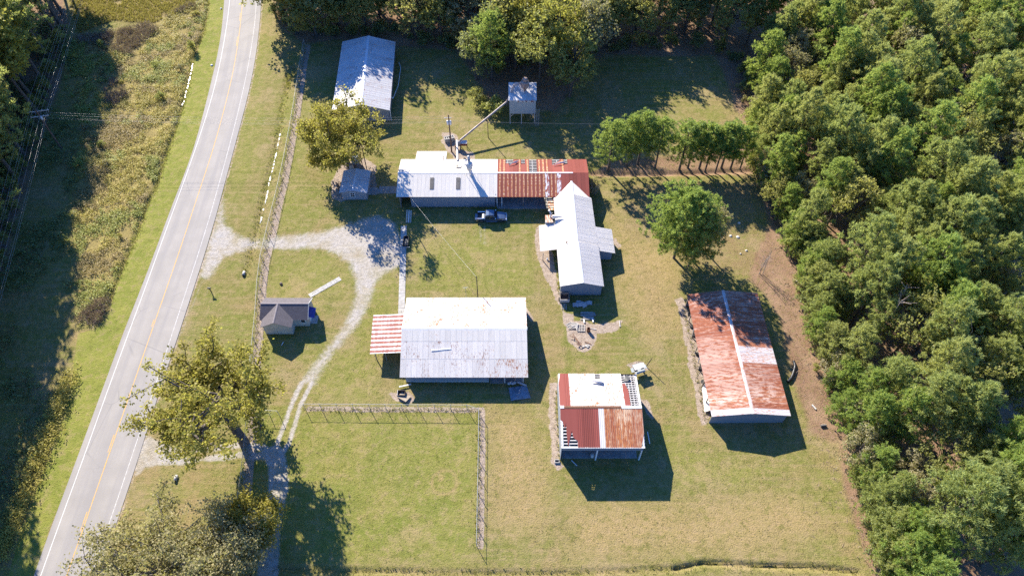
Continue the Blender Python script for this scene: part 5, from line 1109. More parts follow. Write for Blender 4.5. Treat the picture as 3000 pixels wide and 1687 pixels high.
def junk():
    # open topped wooden box trailer against the workshop end
    a, b = G(*j5((362,552))[0]), G(*j5((527,548))[0]); x0, x1 = a.x, b.x; y0 = a.y+.1; y1 = y0+1.7; t = thing('box_trailer', 'open wooden box trailer standing at the front corner of the workshop', 'trailer', ((x0+x1)/2,(y0+y1)/2,0))
    for p, q in (((x0,y0),(x1,y0+.08)),((x0,y1-.08),(x1,y1)),((x0,y0+.08),(x0+.08,y1-.08)),((x1-.08,y0+.08),(x1,y1-.08))): mb = MB(); mb.box((*p,.45),(*q,1.25)); part('side_board', mb, M_WOODW if p[1] == y0 and q[1] < y0+.2 else M_WOOD, t)
    mb = MB(); mb.box((x0+.08,y0+.08,.45),(x1-.08,y1-.08,.52)); part('floor_board', mb, M_DARKW, t)
    for x in (x0-.1, x1+.1): mb = MB(); mb.lathe((x-.08,(y0+y1)/2,.32),[(.08,0),(.32,0),(.32,.16),(.08,.16)],12,(1,0,0)); part('wheel', mb, M_RUBBER, t)
    mb = MB()
    for i in range(4): mb.beam((x0+.3+i*.25,y0-.15,.4),(x0+.38+i*.27,y0-1.3,.08),.08,.05)
    part('drawbar', mb, M_STEEL, t)
    # heap of bent sheet metal
    c = G(*j5((765,565))[0]); t = thing('scrap_heap', 'heap of bent pale sheet metal lying in the workshop shadow', 'scrap heap', (c.x,c.y,0)); r = random.Random(3)
    for i in range(9):
        x = c.x-1.4+i*.34; y = c.y+r.uniform(-.25,.3); mb = MB(); an = r.uniform(-.5,.5); z = .15+r.random()*.3
        mb.obox((x,y,z),(.38*math.cos(an),.38*math.sin(an),r.uniform(-.15,.15)),(-.30*math.sin(an),.30*math.cos(an),r.uniform(.05,.25)),(0,0,.02)); part('scrap_sheet', mb, M_STEEL, t)
    c = G(*j5((850,745))[0]); t = thing('plank_stack', 'stack of grey planks lying in the workshop shadow', 'planks', (c.x,c.y,0))
    for i in range(7): y = c.y+.55-i*.24; w_ = r.uniform(.9,1.35); o = r.uniform(-.2,.2); mb = MB(); mb.beam((c.x-w_+o,y+r.uniform(-.06,.06),.12+.05*(i%2)),(c.x+w_+o,y+r.uniform(-.1,.1),.12+.05*(i%2)),.20,.05); part('plank', mb, M_WOODG, t)
    for (p, q), lab in ((((788,828),(797,885)),'white post end poking out at the left foot of the plank stack'), (((938,808),(955,872)),'white post end poking out at the right foot of the plank stack')):
        a, b = G(*j5(p)[0]), G(*j5(q)[0]); mb = MB(); mb.tube((a.x,a.y,.12),(b.x,b.y,.12),.13,.13,10); single('post_stub', mb, M_PLASTICW, lab, 'post', (a.x,a.y,.12), 'white post ends by the planks')
    def pallet(label, px, rz, wd, ln, n, tilt=0.0):
        c = G(*j5(px)[0]); t = thing('pallet', label, 'pallet', (c.x,c.y,0), 'old pallets on bare ground'); ca, sa = math.cos(rz), math.sin(rz)
        for i in range(n): o = (i/(n-1)-.5)*wd; mb = MB(); mb.obox((c.x+o*ca,c.y+o*sa,.14+tilt*i),(.042*ca,.042*sa,0),(-sa*ln/2,ca*ln/2,0),(0,0,.015)); part('slat', mb, M_PALLET, t)
        for k in (-1,0,1): mb = MB(); mb.obox((c.x-sa*k*ln*.42,c.y+ca*k*ln*.42,.06),(ca*wd/2,sa*wd/2,0),(-sa*.05,ca*.05,0),(0,0,.06)); part('bearer', mb, M_WOOD, t)
    pallet('weathered pallet with slats askew at the left of the pallets', (540,930), .5, 1.0, 1.2, 5); pallet('weathered pallet in the middle of the three, leaning on its neighbour', (625,935), -.15, 1.0, 1.3, 7, .02); pallet('neat slatted pallet nearest to the rusty barrel', (742,975), -.03, 1.1, 1.5, 5)
    plank_thing('loose_board', 'short white board dropped across the old pallets', 'board', j5((560,960),(700,915)), .12, .04, M_PALLET, .25); plank_thing('loose_board', 'grey board lying below the old pallets', 'board', j5((535,990),(640,988)), .12, .05, M_WOOD, .1); plank_thing('loose_board', 'white board standing out from the pallets toward the frame', 'board', j5((645,945),(665,1025)), .12, .04, M_PALLET, .22)
    c = G(*j5((866,1030))[0]); mb = MB(); mb.lathe((c.x,c.y,0),[(.30,0),(.31,.3),(.325,.31),(.31,.33),(.31,.6),(.325,.61),(.31,.63),(.30,.93),(.27,.93),(.27,.15),(0,.15)],16); single('barrel', mb, M_RUSTY, 'rusty open steel barrel standing on bare ground', 'barrel', (c.x,c.y,0))
    # old implement frame
    q = lambda x, y: G(*j5((x,y))[0], .35); t = thing('implement_frame', 'old rusty farm implement frame lying on bare ground', 'farm implement', tuple(G(*j5((640,1180))[0])))
    for a, b in (((600,1085),(700,1215)),((590,1110),(735,1265)),((540,1110),(600,1140)),((600,1065),(590,1140)),((665,1260),(735,1285)),((700,1215),(665,1260))): mb = MB(); mb.beam(q(*a), q(*b), .07, .07); part('frame_bar', mb, M_RUSTY, t)
    cc = q(715,1250); mb = MB()
    for k in range(10): a0, a1 = 2*math.pi*k/10, 2*math.pi*(k+1)/10; mb.tube((cc.x+.30*math.cos(a0),cc.y+.30*math.sin(a0),.35),(cc.x+.30*math.cos(a1),cc.y+.30*math.sin(a1),.35),.04,.04,6)
    part('wheel_rim', mb, M_RUSTY, t)
    plank_thing('iron_bar', 'dark iron bar lying beside the old implement frame', 'bar', j5((800,1215),(920,1262)), .08, .06, M_RUSTY, .08); plank_thing('loose_board', 'long pale board running right from the rusty barrel', 'board', j5((890,975),(1010,1000)), .10, .04, M_WOODW, .06); plank_thing('loose_board', 'tan board standing at the edge of the workshop shadow', 'board', j5((1412,845),(1428,955)), .14, .08, M_PALLET, .1)
    t = thing('rubble', 'white broken concrete pieces at the end of the bare patch', 'rubble', tuple(G(*j5((830,1290))[0])))
    for i in range(9):
        c = G(*j5((770+r.uniform(0,110),1262+r.uniform(0,55)))[0]); mb = MB(); an = r.uniform(0,3); s = r.uniform(.08,.18); mb.obox((c.x,c.y,.08),(s*math.cos(an),s*math.sin(an),.02),(-s*.6*math.sin(an),s*.6*math.cos(an),0),(0,0,.09)); part('chunk', mb, M_STONE, t)
    c = G(*crop(1540,660,4.83)((305,485))[0]); mb = MB(); mb.lathe((c.x,c.y,0),[(.14,0),(.17,.36),(.15,.36),(.13,.03),(0,.03)],12); single('bucket', mb, M_PLASTICW, 'white plastic bucket standing beside the workshop canopy', 'bucket', (c.x,c.y,0))
    # front of the centre barn
    e8 = crop(1110,1080,7.36); plank_thing('loose_board', 'pale plank lying near the front left corner of the centre barn', 'board', e8((440,405),(700,352)), .22, .06, M_GALV, .3)
    a = G(*e8((545,620))[0]); mb = MB(); mb.obox((a.x,a.y,.28),(.75,-.45,.0),(.35,.55,-.12),(0,0,.03)); single('plywood_sheet', mb, M_PLY, 'pale plywood sheet lying on dirt beside the fence', 'plywood', (a.x,a.y,.28))
    a = G(*e8((490,600))[0]); t = thing('wooden_crate', 'dark open wooden crate at the corner of the centre barn shadow', 'crate', (a.x,a.y,0))
    for p0, p1 in (((-.7,-.05),(-.62,.9)),((.55,-.05),(.63,.9)),((-.62,-.05),(.55,.03)),((-.62,.82),(.55,.9))): mb = MB(); mb.box((a.x+p0[0],a.y+p0[1],0),(a.x+p1[0],a.y+p1[1],.6)); part('side_board', mb, M_WOODW if p1[0] < 0 else M_DARKW, t)
    mb = MB(); mb.box((a.x-.62,a.y+.03,0),(a.x+.55,a.y+.82,.06)); part('floor_board', mb, M_DARKW, t)
    # blue tarp
    tp = crop(1440,1080,12.077); P4 = [G(*q) for q in tp((690,1140),(1385,1040),(1235,590),(600,680))]; mb = MB(); n = 14; vs = []
    for i in range(n+1):
        for j in range(n+1):
            p = vlerp(vlerp(P4[0],P4[1],i/n), vlerp(P4[3],P4[2],i/n), j/n); h = .30*abs(mnoise.noise(Vector((p.x*.9,p.y*1.6,3))))+.16*abs(mnoise.noise(Vector((p.x*2.3,p.y*2.9,9))))
            ed = min(i, n-i, j, n-j)/n; vs.append((p.x,p.y,.05+h+.45*min(ed*4,1)*(.6+.4*mnoise.noise(Vector((p.x*.4,p.y*.4,1))))))
    mb.raw(vs, [(i*(n+1)+j,(i+1)*(n+1)+j,(i+1)*(n+1)+j+1,i*(n+1)+j+1) for i in range(n) for j in range(n)], None, True); c = sum(P4, Vector())/4
    single('tarp', mb, M_TARP, 'crumpled blue tarp spread over a load in front of the centre barn', 'tarp', tuple(c))
    a = G(*tp((720,540))[0]); mb = MB()
    for i in range(4): mb.lathe((a.x-.5+i*.32,a.y+.12*(i%2),.05),[(.10,0),(.30,.12),(.32,.3),(.2,.45),(0,.48)],8)
    single('sack_pile', mb, M_STEEL, 'grey sacks piled behind the blue tarp', 'sacks', tuple(a), None, 'stuff')
    a, b = G(*tp((920,470))[0], .6), G(*tp((1240,590))[0], .3); mb = MB(); mb.beam(a, b, .3, .04); single('loose_board', mb, M_WOODW, 'board propped behind the blue tarp at the barn corner', 'board', tuple(a))
    a = G(*crop(1600,1060,4.2625)((135,1242))[0]); t = thing('drain_box', 'small square drain box at the front left corner of the patchwork barn', 'drain box', tuple(a))
    for p0, p1 in (((-.38,-.28),(-.30,.28)),((.30,-.28),(.38,.28)),((-.30,-.28),(.30,-.2)),((-.30,.2),(.30,.28))): mb = MB(); mb.box((a.x+p0[0],a.y+p0[1],0),(a.x+p1[0],a.y+p1[1],.22)); part('side', mb, M_CONC, t)
    mb = MB(); mb.box((a.x-.3,a.y-.2,0),(a.x+.3,a.y+.2,.05)); part('bottom', mb, M_BLACK, t)
    # interior clutter of the patchwork barn, glimpsed under its header
    a = G(*crop(1600,1060,4.2625)((575,1180))[0]); mb = MB(); mb.lathe((a.x,a.y,0),[(.28,0),(.3,.3),(.3,.8),(.25,.85),(0,.85)],12); single('drum', mb, M_GALV, 'pale drum standing just inside the patchwork barn', 'drum', (a.x,a.y,0))
    plank_thing('loose_board', 'white rail lying on the ground in front of the patchwork barn', 'board', crop(1600,1060,4.2625)((315,1228),(385,1298)), .12, .08, M_WHITEP, .08); plank_thing('loose_board', 'white rail lying along the right side of the patchwork barn', 'board', crop(1600,1060,4.2625)((1262,880),(1290,1030)), .14, .08, M_WHITEP, .3)
junk()
def right_side():
    a = crop(2000,860,3.814)
    for i, (x, y) in enumerate(((75,231),(95,371),(122,466),(160,679),(196,834),(222,987))):
        c = G(*a((x+4,y))[0]); mb = MB(); mb.lathe((c.x,c.y,.02),[(.18,0),(.34,0),(.38,.07),(.38,.15),(.34,.21),(.18,.21)],14)
        single('tyre', mb, M_RUBBER, ['black tyre under the eave nearest the far end of the rusted barn','second black tyre from the far end under the rusted barn eave','black tyre beside the short white prop under the rusted barn eave','fourth black tyre from the far end under the rusted barn eave','fifth black tyre from the far end under the rusted barn eave','black tyre nearest the leaning white sheet on the rusted barn'][i], 'tyre', (c.x,c.y,.02), 'tyres along the rusted barn')
    p = [G(*q) for q in a((212,1060),(228,1050),(300,1325),(240,1330))]; mb = MB(); mb.prism([(p[3].x,p[3].y,.25),(p[2].x,p[2].y,.75),(p[1].x+.2,p[1].y,.85),(p[0].x,p[0].y,.30)],(.02,0,.03)); single('leaning_sheet', mb, M_WHITE, 'long white metal sheet leaning along the left side of the rusted barn', 'metal sheet', tuple(p[3]))
    for (x0, y0, x1, y1), lab in (((108,450,125,395),'short white prop beside a tyre under the rusted barn eave'), ((172,770,188,712),'short white prop in the middle of the rusted barn side'), ((222,1050,248,1010),'short white prop at the top of the leaning white sheet')):
        b, c = G(*a((x0,y0))[0]), G(*a((x1,y1))[0], .9); mb = MB(); mb.beam((b.x,b.y,.02),c,.12,.06); single('prop', mb, M_WHITEP, lab, 'prop', tuple(b), 'white props along the rusted barn')
    mr = crop(2250,560,2.588); q = spline([tuple(G(*v))[:2] for v in mr((190,1292),(201,1330),(188,1385),(170,1425),(146,1449))], .35); mb = MB()
    for i in range(len(q)-1): rr_ = .26 if i % 2 else .235; mb.tube((*q[i],.25),(*q[i+1],.25),rr_,rr_,12)
    single('culvert_pipe', mb, M_BLACK, 'curved black corrugated drain pipe lying between the rusted barn and the forest', 'pipe', (*q[0],.25))
    for (x, y), s, lab in (((1250,772),.30,'flat pale stone just right of the lone pine'), ((1335,786),.36,'largest white stone right of the lone pine'), ((1352,620),.30,'white stone below the shadow of the pine row'), ((1436,945),.24,'small white stone closest to the bare saplings'), ((1366,982),.18,'smallest white stone above the rusted barn')):
        c = G(*crop(1830,500,4.026)((x,y))[0]); mb = MB(); mb.lathe((c.x,c.y,-.03),[(s,0),(s*1.05,.08),(s*.75,.2),(0,.25)],7); single('stone', mb, M_STONE, lab, 'stone', (c.x,c.y,0), 'pale stones near the pines')
    c = G(*b4((343,185))[0]); mb = MB(); mb.beam((c.x-.25,c.y+.4,.15),(c.x+.2,c.y-.4,.12),.25,.12); single('log', mb, M_STONE, 'pale split log at the forest edge beside the rusted barn', 'log', tuple(c))
    c = G(*b4((415,328))[0]); mb = MB(); mb.tube((c.x-.5,c.y,.22),(c.x+.4,c.y+.1,.2),.2,.18,9); single('log', mb, M_BARKG, 'short grey log below the pale one at the forest edge', 'log', tuple(c))
right_side()
def roadside():
    b, tp = G(619.3,855.4), G(615.6,841.3); t = thing('mailbox', 'dark mailbox on a post beside the road', 'mailbox', tuple(b)); mb = MB(); mb.box((b.x-.06,b.y-.06,0),(b.x+.06,b.y+.06,1.1)); part('post', mb, M_DARKW, t)
    mb = MB(); n = 8; vs = []
    for x in (-.30,.30):
        for k in range(n): an = math.pi*k/(n-1); vs.append((b.x+x,b.y+.12*math.cos(an),1.12+.10+.12*math.sin(an)))
        vs += [(b.x+x,b.y-.12,1.1),(b.x+x,b.y+.12,1.1)]
    k = n+2; mb.raw(vs, [(i,(i+1)%k,k+(i+1)%k,k+i) for i in range(k)]+[tuple(range(k)),tuple(range(k,2*k))[::-1]]); part('box', mb, M_BLACK, t); mb = MB(); mb.box((b.x-.25,b.y-.03,.85),(b.x-.06,b.y+.03,.93)); part('arm', mb, M_DARKW, t)
    for (x, y), lab in (((714,802),'white culvert mouth under the gravel entrance'), ((516,1402),'culvert mouth in the ditch below the lower driveway')):
        c = G(x, y); z = gz(c.x,c.y); mb = MB(); mb.lathe((c.x,c.y+.5,z+.20),[(.20,0),(.25,0),(.25,-.9),(.20,-.9)],14,(0,1,0)); mb.lathe((c.x,c.y+.5,z+.20),[(.20,-.9),(.20,0)],14,(0,1,0)); single('culvert_pipe', mb, M_CONC, lab, 'culvert', (c.x,c.y,z))
    c = G(823.5,832); mb = MB(); mb.lathe((c.x,c.y,-.05),[(.30,0),(.26,.2),(.22,.32),(0,.30)],9); single('pit_stand_in', mb, M_BARK, 'low dark solid standing in for a pit hole in the grass beside the gravel drive', 'pit_stand_in', (c.x,c.y,0))  # dark solid added in place of a small dark pit hole
    c = G(1042,484); t = thing('fuel_tank', 'grey square tank on blocks behind the little house', 'tank', (c.x,c.y,0)); mb = MB(); mb.box((c.x-.6,c.y-.4,.5),(c.x+.6,c.y+1.1,1.75)); part('tank_body', mb, M_WALLW, t)
    for dx in (-.45,.45): mb = MB(); mb.box((c.x+dx-.1,c.y-.35,0),(c.x+dx+.1,c.y+1.05,.5)); part('block', mb, M_CONC, t)
    a = crop(720,820,4.83); c = G(*a((520,905))[0]); mb = MB(); mb.beam((c.x-.1,c.y-.3,.06),(c.x+.12,c.y+.35,.08),.12,.03); single('plastic_strip', mb, M_PLASTICW, 'white plastic strip lying in the shade of the cottage', 'plastic strip', tuple(c))
    for (x, y), s, lab in (((1606,498),.28,'white bag of litter on the verge at the road edge'),((1677,68),.22,'small white litter on the verge near the top of the road')):
        c = G(*tl((x,y))[0]); mb = MB(); mb.lathe((c.x,c.y,0),[(s,0),(s*1.1,s*.4),(s*.6,s*.8),(0,s*.9)],7); single('litter_bag', mb, M_PLASTICW, lab, 'litter', tuple(c))
roadside()

# ------------------------------------------------------------------ fences of chain link
M_LINK = plain('galvanised_wire', (0.50,0.50,0.49), 0.5, 0.3, 0.1)
def fence(label, line, h, sp, group=None):
    q = np.array(line, float); d = np.concatenate([[0], np.cumsum(np.linalg.norm(np.diff(q, axis=0), axis=1))]); n = max(2, int(round(d[-1]/sp))); s = np.linspace(0, d[-1], n+1)
    at = lambda u: Vector((np.interp(u, d, q[:,0]), np.interp(u, d, q[:,1]), 0))
    t = thing('chain_link_fence', label, 'fence', tuple(at(0)), group)
    mb = MB(); mb.tube((0,0,0),(0,0,h+.08),.05,.05,6); me = mb.mesh('post', [M_STEEL], (0,0,0))
    for u in s:
        p = at(u); o = bpy.data.objects.new('post', me); COL.objects.link(o); o.parent = t; o.location = p-t.location
    mb = MB()
    for u0, u1 in zip(s[:-1], s[1:]): mb.tube(at(u0)+Vector((0,0,h)), at(u1)+Vector((0,0,h)), .03, .03, 5, False)
    part('top_rail', mb, M_STEEL, t)
    mb = MB(); step = .55; m_ = int(d[-1]/step)
    for i in range(m_):
        for sg in (1, -1):
            u0 = i*step; u1 = u0+sg*h*.9
            if u1 < 0 or u1 > d[-1]: continue
            a, b = at(u0)+Vector((0,0,.04)), at(u1)+Vector((0,0,h)); mb.tube(a, b, .006, .006, 3, False)
    part('wire_mesh', mb, M_LINK, t, None, 'stuff')
fence('long chain link fence following the roadside ditch past the cottage', FENCE_W, 1.9, 3.0)
fence('chain link fence turning a corner round the lower field', FIELD_W, 1.75, 2.6)
gg = [tuple(G(752,1200,1.75))[:2], tuple(G(811,1203,1.75))[:2]]
fence('short chain link stretch between the roadside tree and the field gate', gg, 1.75, 2.4)

# ------------------------------------------------------------------ poles and wires
def insulators(mb, pts):
    for p in pts: mb.lathe(p, [(.06,0),(.08,.06),(.04,.1),(.08,.15),(.03,.22)], 7)
def arm_pole(label, b, h, arms, yaw, brace=True):
    t = thing('utility_pole', label, 'utility pole', tuple(b)); mb = MB(); mb.tube((b.x,b.y,0),(b.x,b.y,h),.19,.13,10); part('pole', mb, M_POLEW, t); ux = Vector((math.cos(yaw), math.sin(yaw), 0)); ends = []
    for z, L in arms:
        c = Vector((b.x,b.y,z)); mb = MB(); mb.beam(c-ux*L, c+ux*L, .12, .14); part('cross_arm', mb, M_WOODW, t)
        for s in (-1, -.5, .5, 1): mb = MB(); p = c+ux*L*s*.95+Vector((0,0,.07)); insulators(mb, [p]); part('insulator', mb, M_INSUL, t); ends.append(p+Vector((0,0,.2)))
        for s in (-1, 1): mb = MB(); mb.beam(c+ux*L*.5*s, c+Vector((0,0,-.6)), .05, .03); part('arm_brace', mb, M_STEEL, t)
    return t, ends
M_WIREL = plain('weathered_conductor', (0.34,0.33,0.33), 0.45, 0.3, 0.1)
def wire(label, a, b, sag, r=.02, group='overhead wires'):
    a = Vector(a); b = Vector(b); n = 14; mb = MB(); pts = []
    for i in range(n+1): s = i/n; p = vlerp(a, b, s); p.z -= sag*4*s*(1-s); pts.append(p)
    mb.path(pts, r, 4); return single('wire', mb, M_WIREL, label, 'wire', tuple(a), group)
def lines():
    b = G(180,436); run = (G(205,60,9.5)-G(128,330,9.5)); run.z = 0; run.normalize(); yaw = math.atan2(run.x, -run.y)
    t, ends = arm_pole('tall wooden pole with two cross arms carrying the lines on the left', b, 10.4, [(10.0,2.3),(8.7,1.7)], yaw)
    mb = MB(); mb.lathe((b.x+.25,b.y-.1,8.0),[(.22,0),(.24,.05),(.24,.75),(.2,.8),(0,.82)],12); part('transformer', mb, M_INSUL, t)
    for i, p in enumerate(ends):
        if i == 5: continue
        for s, far in ((1, 95), (-1, 100)):
            lab = 'power wire running %s from the double armed pole' % ('up into the trees' if s > 0 else 'down the shaded clearing')
            wire(lab, p, p+run*s*far, 1.1, .015, 'wires running %s from the left pole' % ('up' if s > 0 else 'down'))
    m = G(1323.4,445.3); t = thing('utility_pole', 'brown utility pole with grey transformer behind the white roofed building', 'utility pole', tuple(m)); mb = MB(); mb.tube((m.x,m.y,0),(m.x,m.y,9.9),.17,.12,10); part('pole', mb, M_POLEW, t)
    for dx in (-.28,.28): mb = MB(); mb.lathe((m.x+dx,m.y-.15,7.6),[(.20,0),(.22,.05),(.22,.9),(.18,.95),(0,.98)],12); part('transformer', mb, M_INSUL, t)
    mb = MB(); mb.beam((m.x-.9,m.y,9.2),(m.x+.6,m.y,9.2),.1,.12); part('cross_arm', mb, M_WOODW, t)
    for i, z in enumerate((9.6,9.0,8.3,8.0)): wire('one of four wires spanning the road to the brown utility pole', (b.x+1.2,b.y,z+.2), (m.x-.2,m.y,z), 1.0, .013, 'wires crossing the road')
    wire('single wire running right from the brown utility pole past the hopper', (m.x+.2,m.y,8.4), (58,116,6.5), .9, .016)
    s = G(1400,872); mb = MB(); mb.tube((s.x,s.y,0),(s.x,s.y,6.3),.09,.07,8); single('service_mast', mb, M_DARKW, 'thin dark mast standing behind the centre barn', 'mast', tuple(s))
    wire('pale service wire from the white roofed building to the mast', (-19.9,97.6,2.9), (s.x,s.y,6.1), .35, .018)
    s2 = G(1366,872); mb = MB(); mb.tube((s2.x,s2.y,0),(s2.x,s2.y,3.1),.04,.03,6); mb.beam((s2.x-.5,s2.y,3.05),(s2.x+.5,s2.y+.1,3.05),.04,.04); mb.beam((s2.x-.35,s2.y,2.8),(s2.x+.35,s2.y+.08,2.8),.03,.03); single('antenna', mb, M_STEEL, 'thin television antenna behind the centre barn', 'antenna', tuple(s2))
    c = crop(970,450,9.66)
    for (bx, by), h, lab in (((1012,450),6.6,'taller of the two dark poles behind the little house'), ((888,340),3.2,'shorter of the two dark poles behind the little house')):
        p = G(*c((bx,by))[0]); mb = MB(); mb.tube((p.x,p.y,0),(p.x,p.y,h),.10,.075,8); single('dark_pole', mb, M_DARKW, lab, 'pole', tuple(p))
    p = G(*c((1090,660))[0]); mb = MB(); mb.tube((p.x,p.y,0),(p.x,p.y,2.0),.05,.04,6); single('metal_post', mb, M_STEEL, 'thin post at the right eave of the little house', 'post', tuple(p))
lines()
# ------------------------------------------------------------------ foliage meshes
def leaf_mesh(name, V, k, tone, m):
    """V: (n*k,3) corner positions, k corners per leaf, tone: one value per leaf"""
    n = len(V)//k; me = bpy.data.meshes.new(name); me.vertices.add(n*k); me.vertices.foreach_set('co', V.astype(np.float32).ravel())
    me.loops.add(n*k); me.loops.foreach_set('vertex_index', np.arange(n*k, dtype=np.int32)); me.polygons.add(n); me.polygons.foreach_set('loop_start', np.arange(0, n*k, k, dtype=np.int32))
    me.update(calc_edges=True); at = me.attributes.new('tone', 'FLOAT', 'POINT'); at.data.foreach_set('value', np.repeat(tone, k).astype(np.float32)); me.materials.append(m); return me
def unit(a): return a/np.maximum(1e-6, np.linalg.norm(a, axis=-1, keepdims=True))
def tuft_blades(C, Dr, r, n, l0, l1, wd, tone_sd=0.22):
    """spiky needle tufts: n triangular blades round each centre"""
    m = len(C); d = unit(np.repeat(Dr, n, 0)*0.55+np.array([0,0,0.42])+r.normal(size=(m*n, 3))*0.62); L = r.uniform(l0, l1, (m*n, 1)); s = unit(np.cross(d, r.normal(size=(m*n, 3))))*wd*r.uniform(.7, 1.3, (m*n, 1)); c = np.repeat(C, n, 0)+r.normal(size=(m*n, 3))*0.10
    V = np.stack([c-s, c+s, c+d*L], 1).reshape(-1, 3); t = np.clip(np.repeat(r.normal(0.45, tone_sd, m), n)+r.normal(0, .12, m*n), 0, 1); return V, t
def leaf_quads(C, Nr, r, n, spread, size, tone_sd=0.2, flat=0.9):
    m = len(C); c = np.repeat(C, n, 0)+r.normal(size=(m*n, 3))*np.repeat(np.atleast_1d(spread)*np.ones(m), n)[:, None]*np.array([1,1,.75]); nr = unit(np.repeat(Nr, n, 0)*0.8+np.array([0,0,0.35])+r.normal(size=(m*n, 3))*flat); a = unit(np.cross(nr, r.normal(size=(m*n, 3)))); b = np.cross(nr, a); s = size*r.uniform(.6, 1.35, (m*n, 1))
    V = np.stack([c-a*s*.5, c-b*s*.32, c+a*s*.5, c+b*s*.32], 1).reshape(-1, 3); t = np.clip(np.repeat(r.normal(0.45, tone_sd, m), n)+r.normal(0, .13, m*n), 0, 1); return V, t
def pine_parts(seed, H, base, R, nb=44, blades=13, name='pine'):
    r = np.random.default_rng(seed); C, Dr = [], []; mb = MB()
    bend = r.normal(size=2)*0.25; ax = lambda z: np.array([bend[0]*(z/H)**2, bend[1]*(z/H)**2, z])
    zs = np.linspace(0, H*.97, 7)
    for i in range(6): r0 = .20*(1-zs[i]/H)*H/15+.03; r1 = .20*(1-zs[i+1]/H)*H/15+.03; mb.tube(ax(zs[i]), ax(zs[i+1]), r0, r1, 7, False)
    for b in range(nb):
        t = (b+r.random())/nb; z = H*(base+(1-base)*t*.97); prof = (math.sin(math.pi*min(1, (0.22+0.78*t)))**.65); L = R*prof*r.uniform(.65, 1.12)+.25; an = b*2.399+r.normal()*.35
        up = r.uniform(.05, .38)+.5*t; d = np.array([math.cos(an), math.sin(an), up]); d /= np.linalg.norm(d); p0 = ax(z*.98-.25*L*.3)
        if b % 2 == 0 or t < .4: mb.tube(p0, p0+d*L*.85, .055, .02, 4, False)
        k = max(2, int(round(L*.95)))
        for j in range(k):
            s = .30+.70*(j+.6)/k; side = r.normal(size=3)*np.array([.40,.40,.18])*(.4+.6*L/3); pc = p0+d*L*s+side; pr = r.uniform(.34, .58)
            for _ in range(5): v = r.normal(size=3); v /= np.linalg.norm(v); v[2] = abs(v[2])*.8-.15; C.append(pc+v*pr); Dr.append(unit(d*.6+v))
    for q in range(8): C.append(ax(H*.97)+r.normal(size=3)*np.array([.5,.5,.4])); Dr.append(np.array([0,0,1.]))
    V, t = tuft_blades(np.array(C), np.array(Dr), r, blades, .24, .54, .062)
    return mb, V, t
def lump_tree(seed, H, base, R, nl=22, leaves=110, size=.34, name='hardwood'):
    r = np.random.default_rng(seed); mb = MB(); zs = [0, H*.25, H*.5, H*.75]; ax = lambda z: np.array([.3*math.sin(z*.3+seed), .3*math.cos(z*.25+seed)-.3, z])
    for i in range(3): mb.tube(ax(zs[i]), ax(zs[i+1]), .24*(1-zs[i]/H), .24*(1-zs[i+1]/H), 7, False)
    cz = H*(base+1)/2; hz = H*(1-base)/2; C, N, S = [], [], []
    for i in range(nl):
        v = r.normal(size=3); v /= np.linalg.norm(v); v[2] = abs(v[2])*.9-.25 if r.random() < .75 else v[2]; k = r.uniform(.55, .9); c = np.array([v[0]*R*k, v[1]*R*k, cz+v[2]*hz*k]); rad = r.uniform(.20, .36)*R
        mb.tube(ax(min(H*.72, max(H*.2, c[2]*.7))), c, .07, .03, 4, False); u = unit(r.normal(size=(leaves//6, 3))); tone = r.normal(0, .15)
        for q in u: C.append(c+q*rad*r.uniform(.65, 1.05)); N.append(q*1.0)
    C = np.array(C); N = np.array(N); V, t = leaf_quads(C, N, r, 6, .18, size)
    return mb, V, t
def broad_tree(seed, H, R, trunk_h, size, n_limb=8, leaves=9, lean=(0, 0), sparse=1.0, dirs=None, trunk_r=.42):
    """spreading tree: trunk, limbs and twigs grown outwards, leaf sprays at the twig ends"""
    r = np.random.default_rng(seed); mb = MB(); C, N = [], []; lean = np.array([lean[0], lean[1], 0.])
    top = np.array([0, 0, trunk_h])+lean*.45; k1 = np.array([0, 0, trunk_h*.5])+lean*.18
    mb.tube((0,0,-.1), k1, trunk_r*1.15, trunk_r*.9, 10, False); mb.tube(k1, top, trunk_r*.9, trunk_r*.72, 10, False)
    def grow(p, d, L, rad, lev):
        q = p; steps = 3
        for s in range(steps):
            d = unit(d+r.normal(size=3)*.16+np.array([0,0,.05])); e = q+d*L/steps; ra = rad*(1-.22*s/steps*1.5); mb.tube(q, e, ra, ra*.82, 6 if lev < 2 else 4, False); q = e
            if lev == 2 or (lev == 1 and s > 0):
                for _ in range(2 if lev == 2 else 1):
                    if r.random() < sparse: C.append(q+r.normal(size=3)*.28); N.append(unit(d+np.array([0,0,.6])))
        if lev < 2:
            nb = (4 if lev == 0 else 4)
            for i in range(nb):
                dd = unit(d*.75+r.normal(size=3)*np.array([.62,.62,.42])); grow(p+(q-p)*r.uniform(.35, 1.0), dd, L*r.uniform(.45, .68), rad*.48, lev+1)
        else:
            for _ in range(3):
                if r.random() < sparse: C.append(q+r.normal(size=3)*.40); N.append(unit(d+np.array([0,0,.6])))
    for i in range(n_limb):
        an = 2*math.pi*i/n_limb+r.normal()*.25; el = r.uniform(.25, 1.0) if i % 3 else r.uniform(.9, 1.6); d = np.array([math.cos(an), math.sin(an), el]); d = unit(d)+lean*.03; hor = math.hypot(d[0], d[1]); L = min(R*.72/max(.35, hor), (H-trunk_h)*.72/max(.25, d[2]))
        grow(top*r.uniform(.82, 1.0)+np.array([0,0,0]), unit(d), L*r.uniform(.85, 1.1), trunk_r*.5, 0)
    V, t = leaf_quads(np.array(C), np.array(N), r, leaves, .40, size, .22)
    return mb, V, t
PROTO = {}
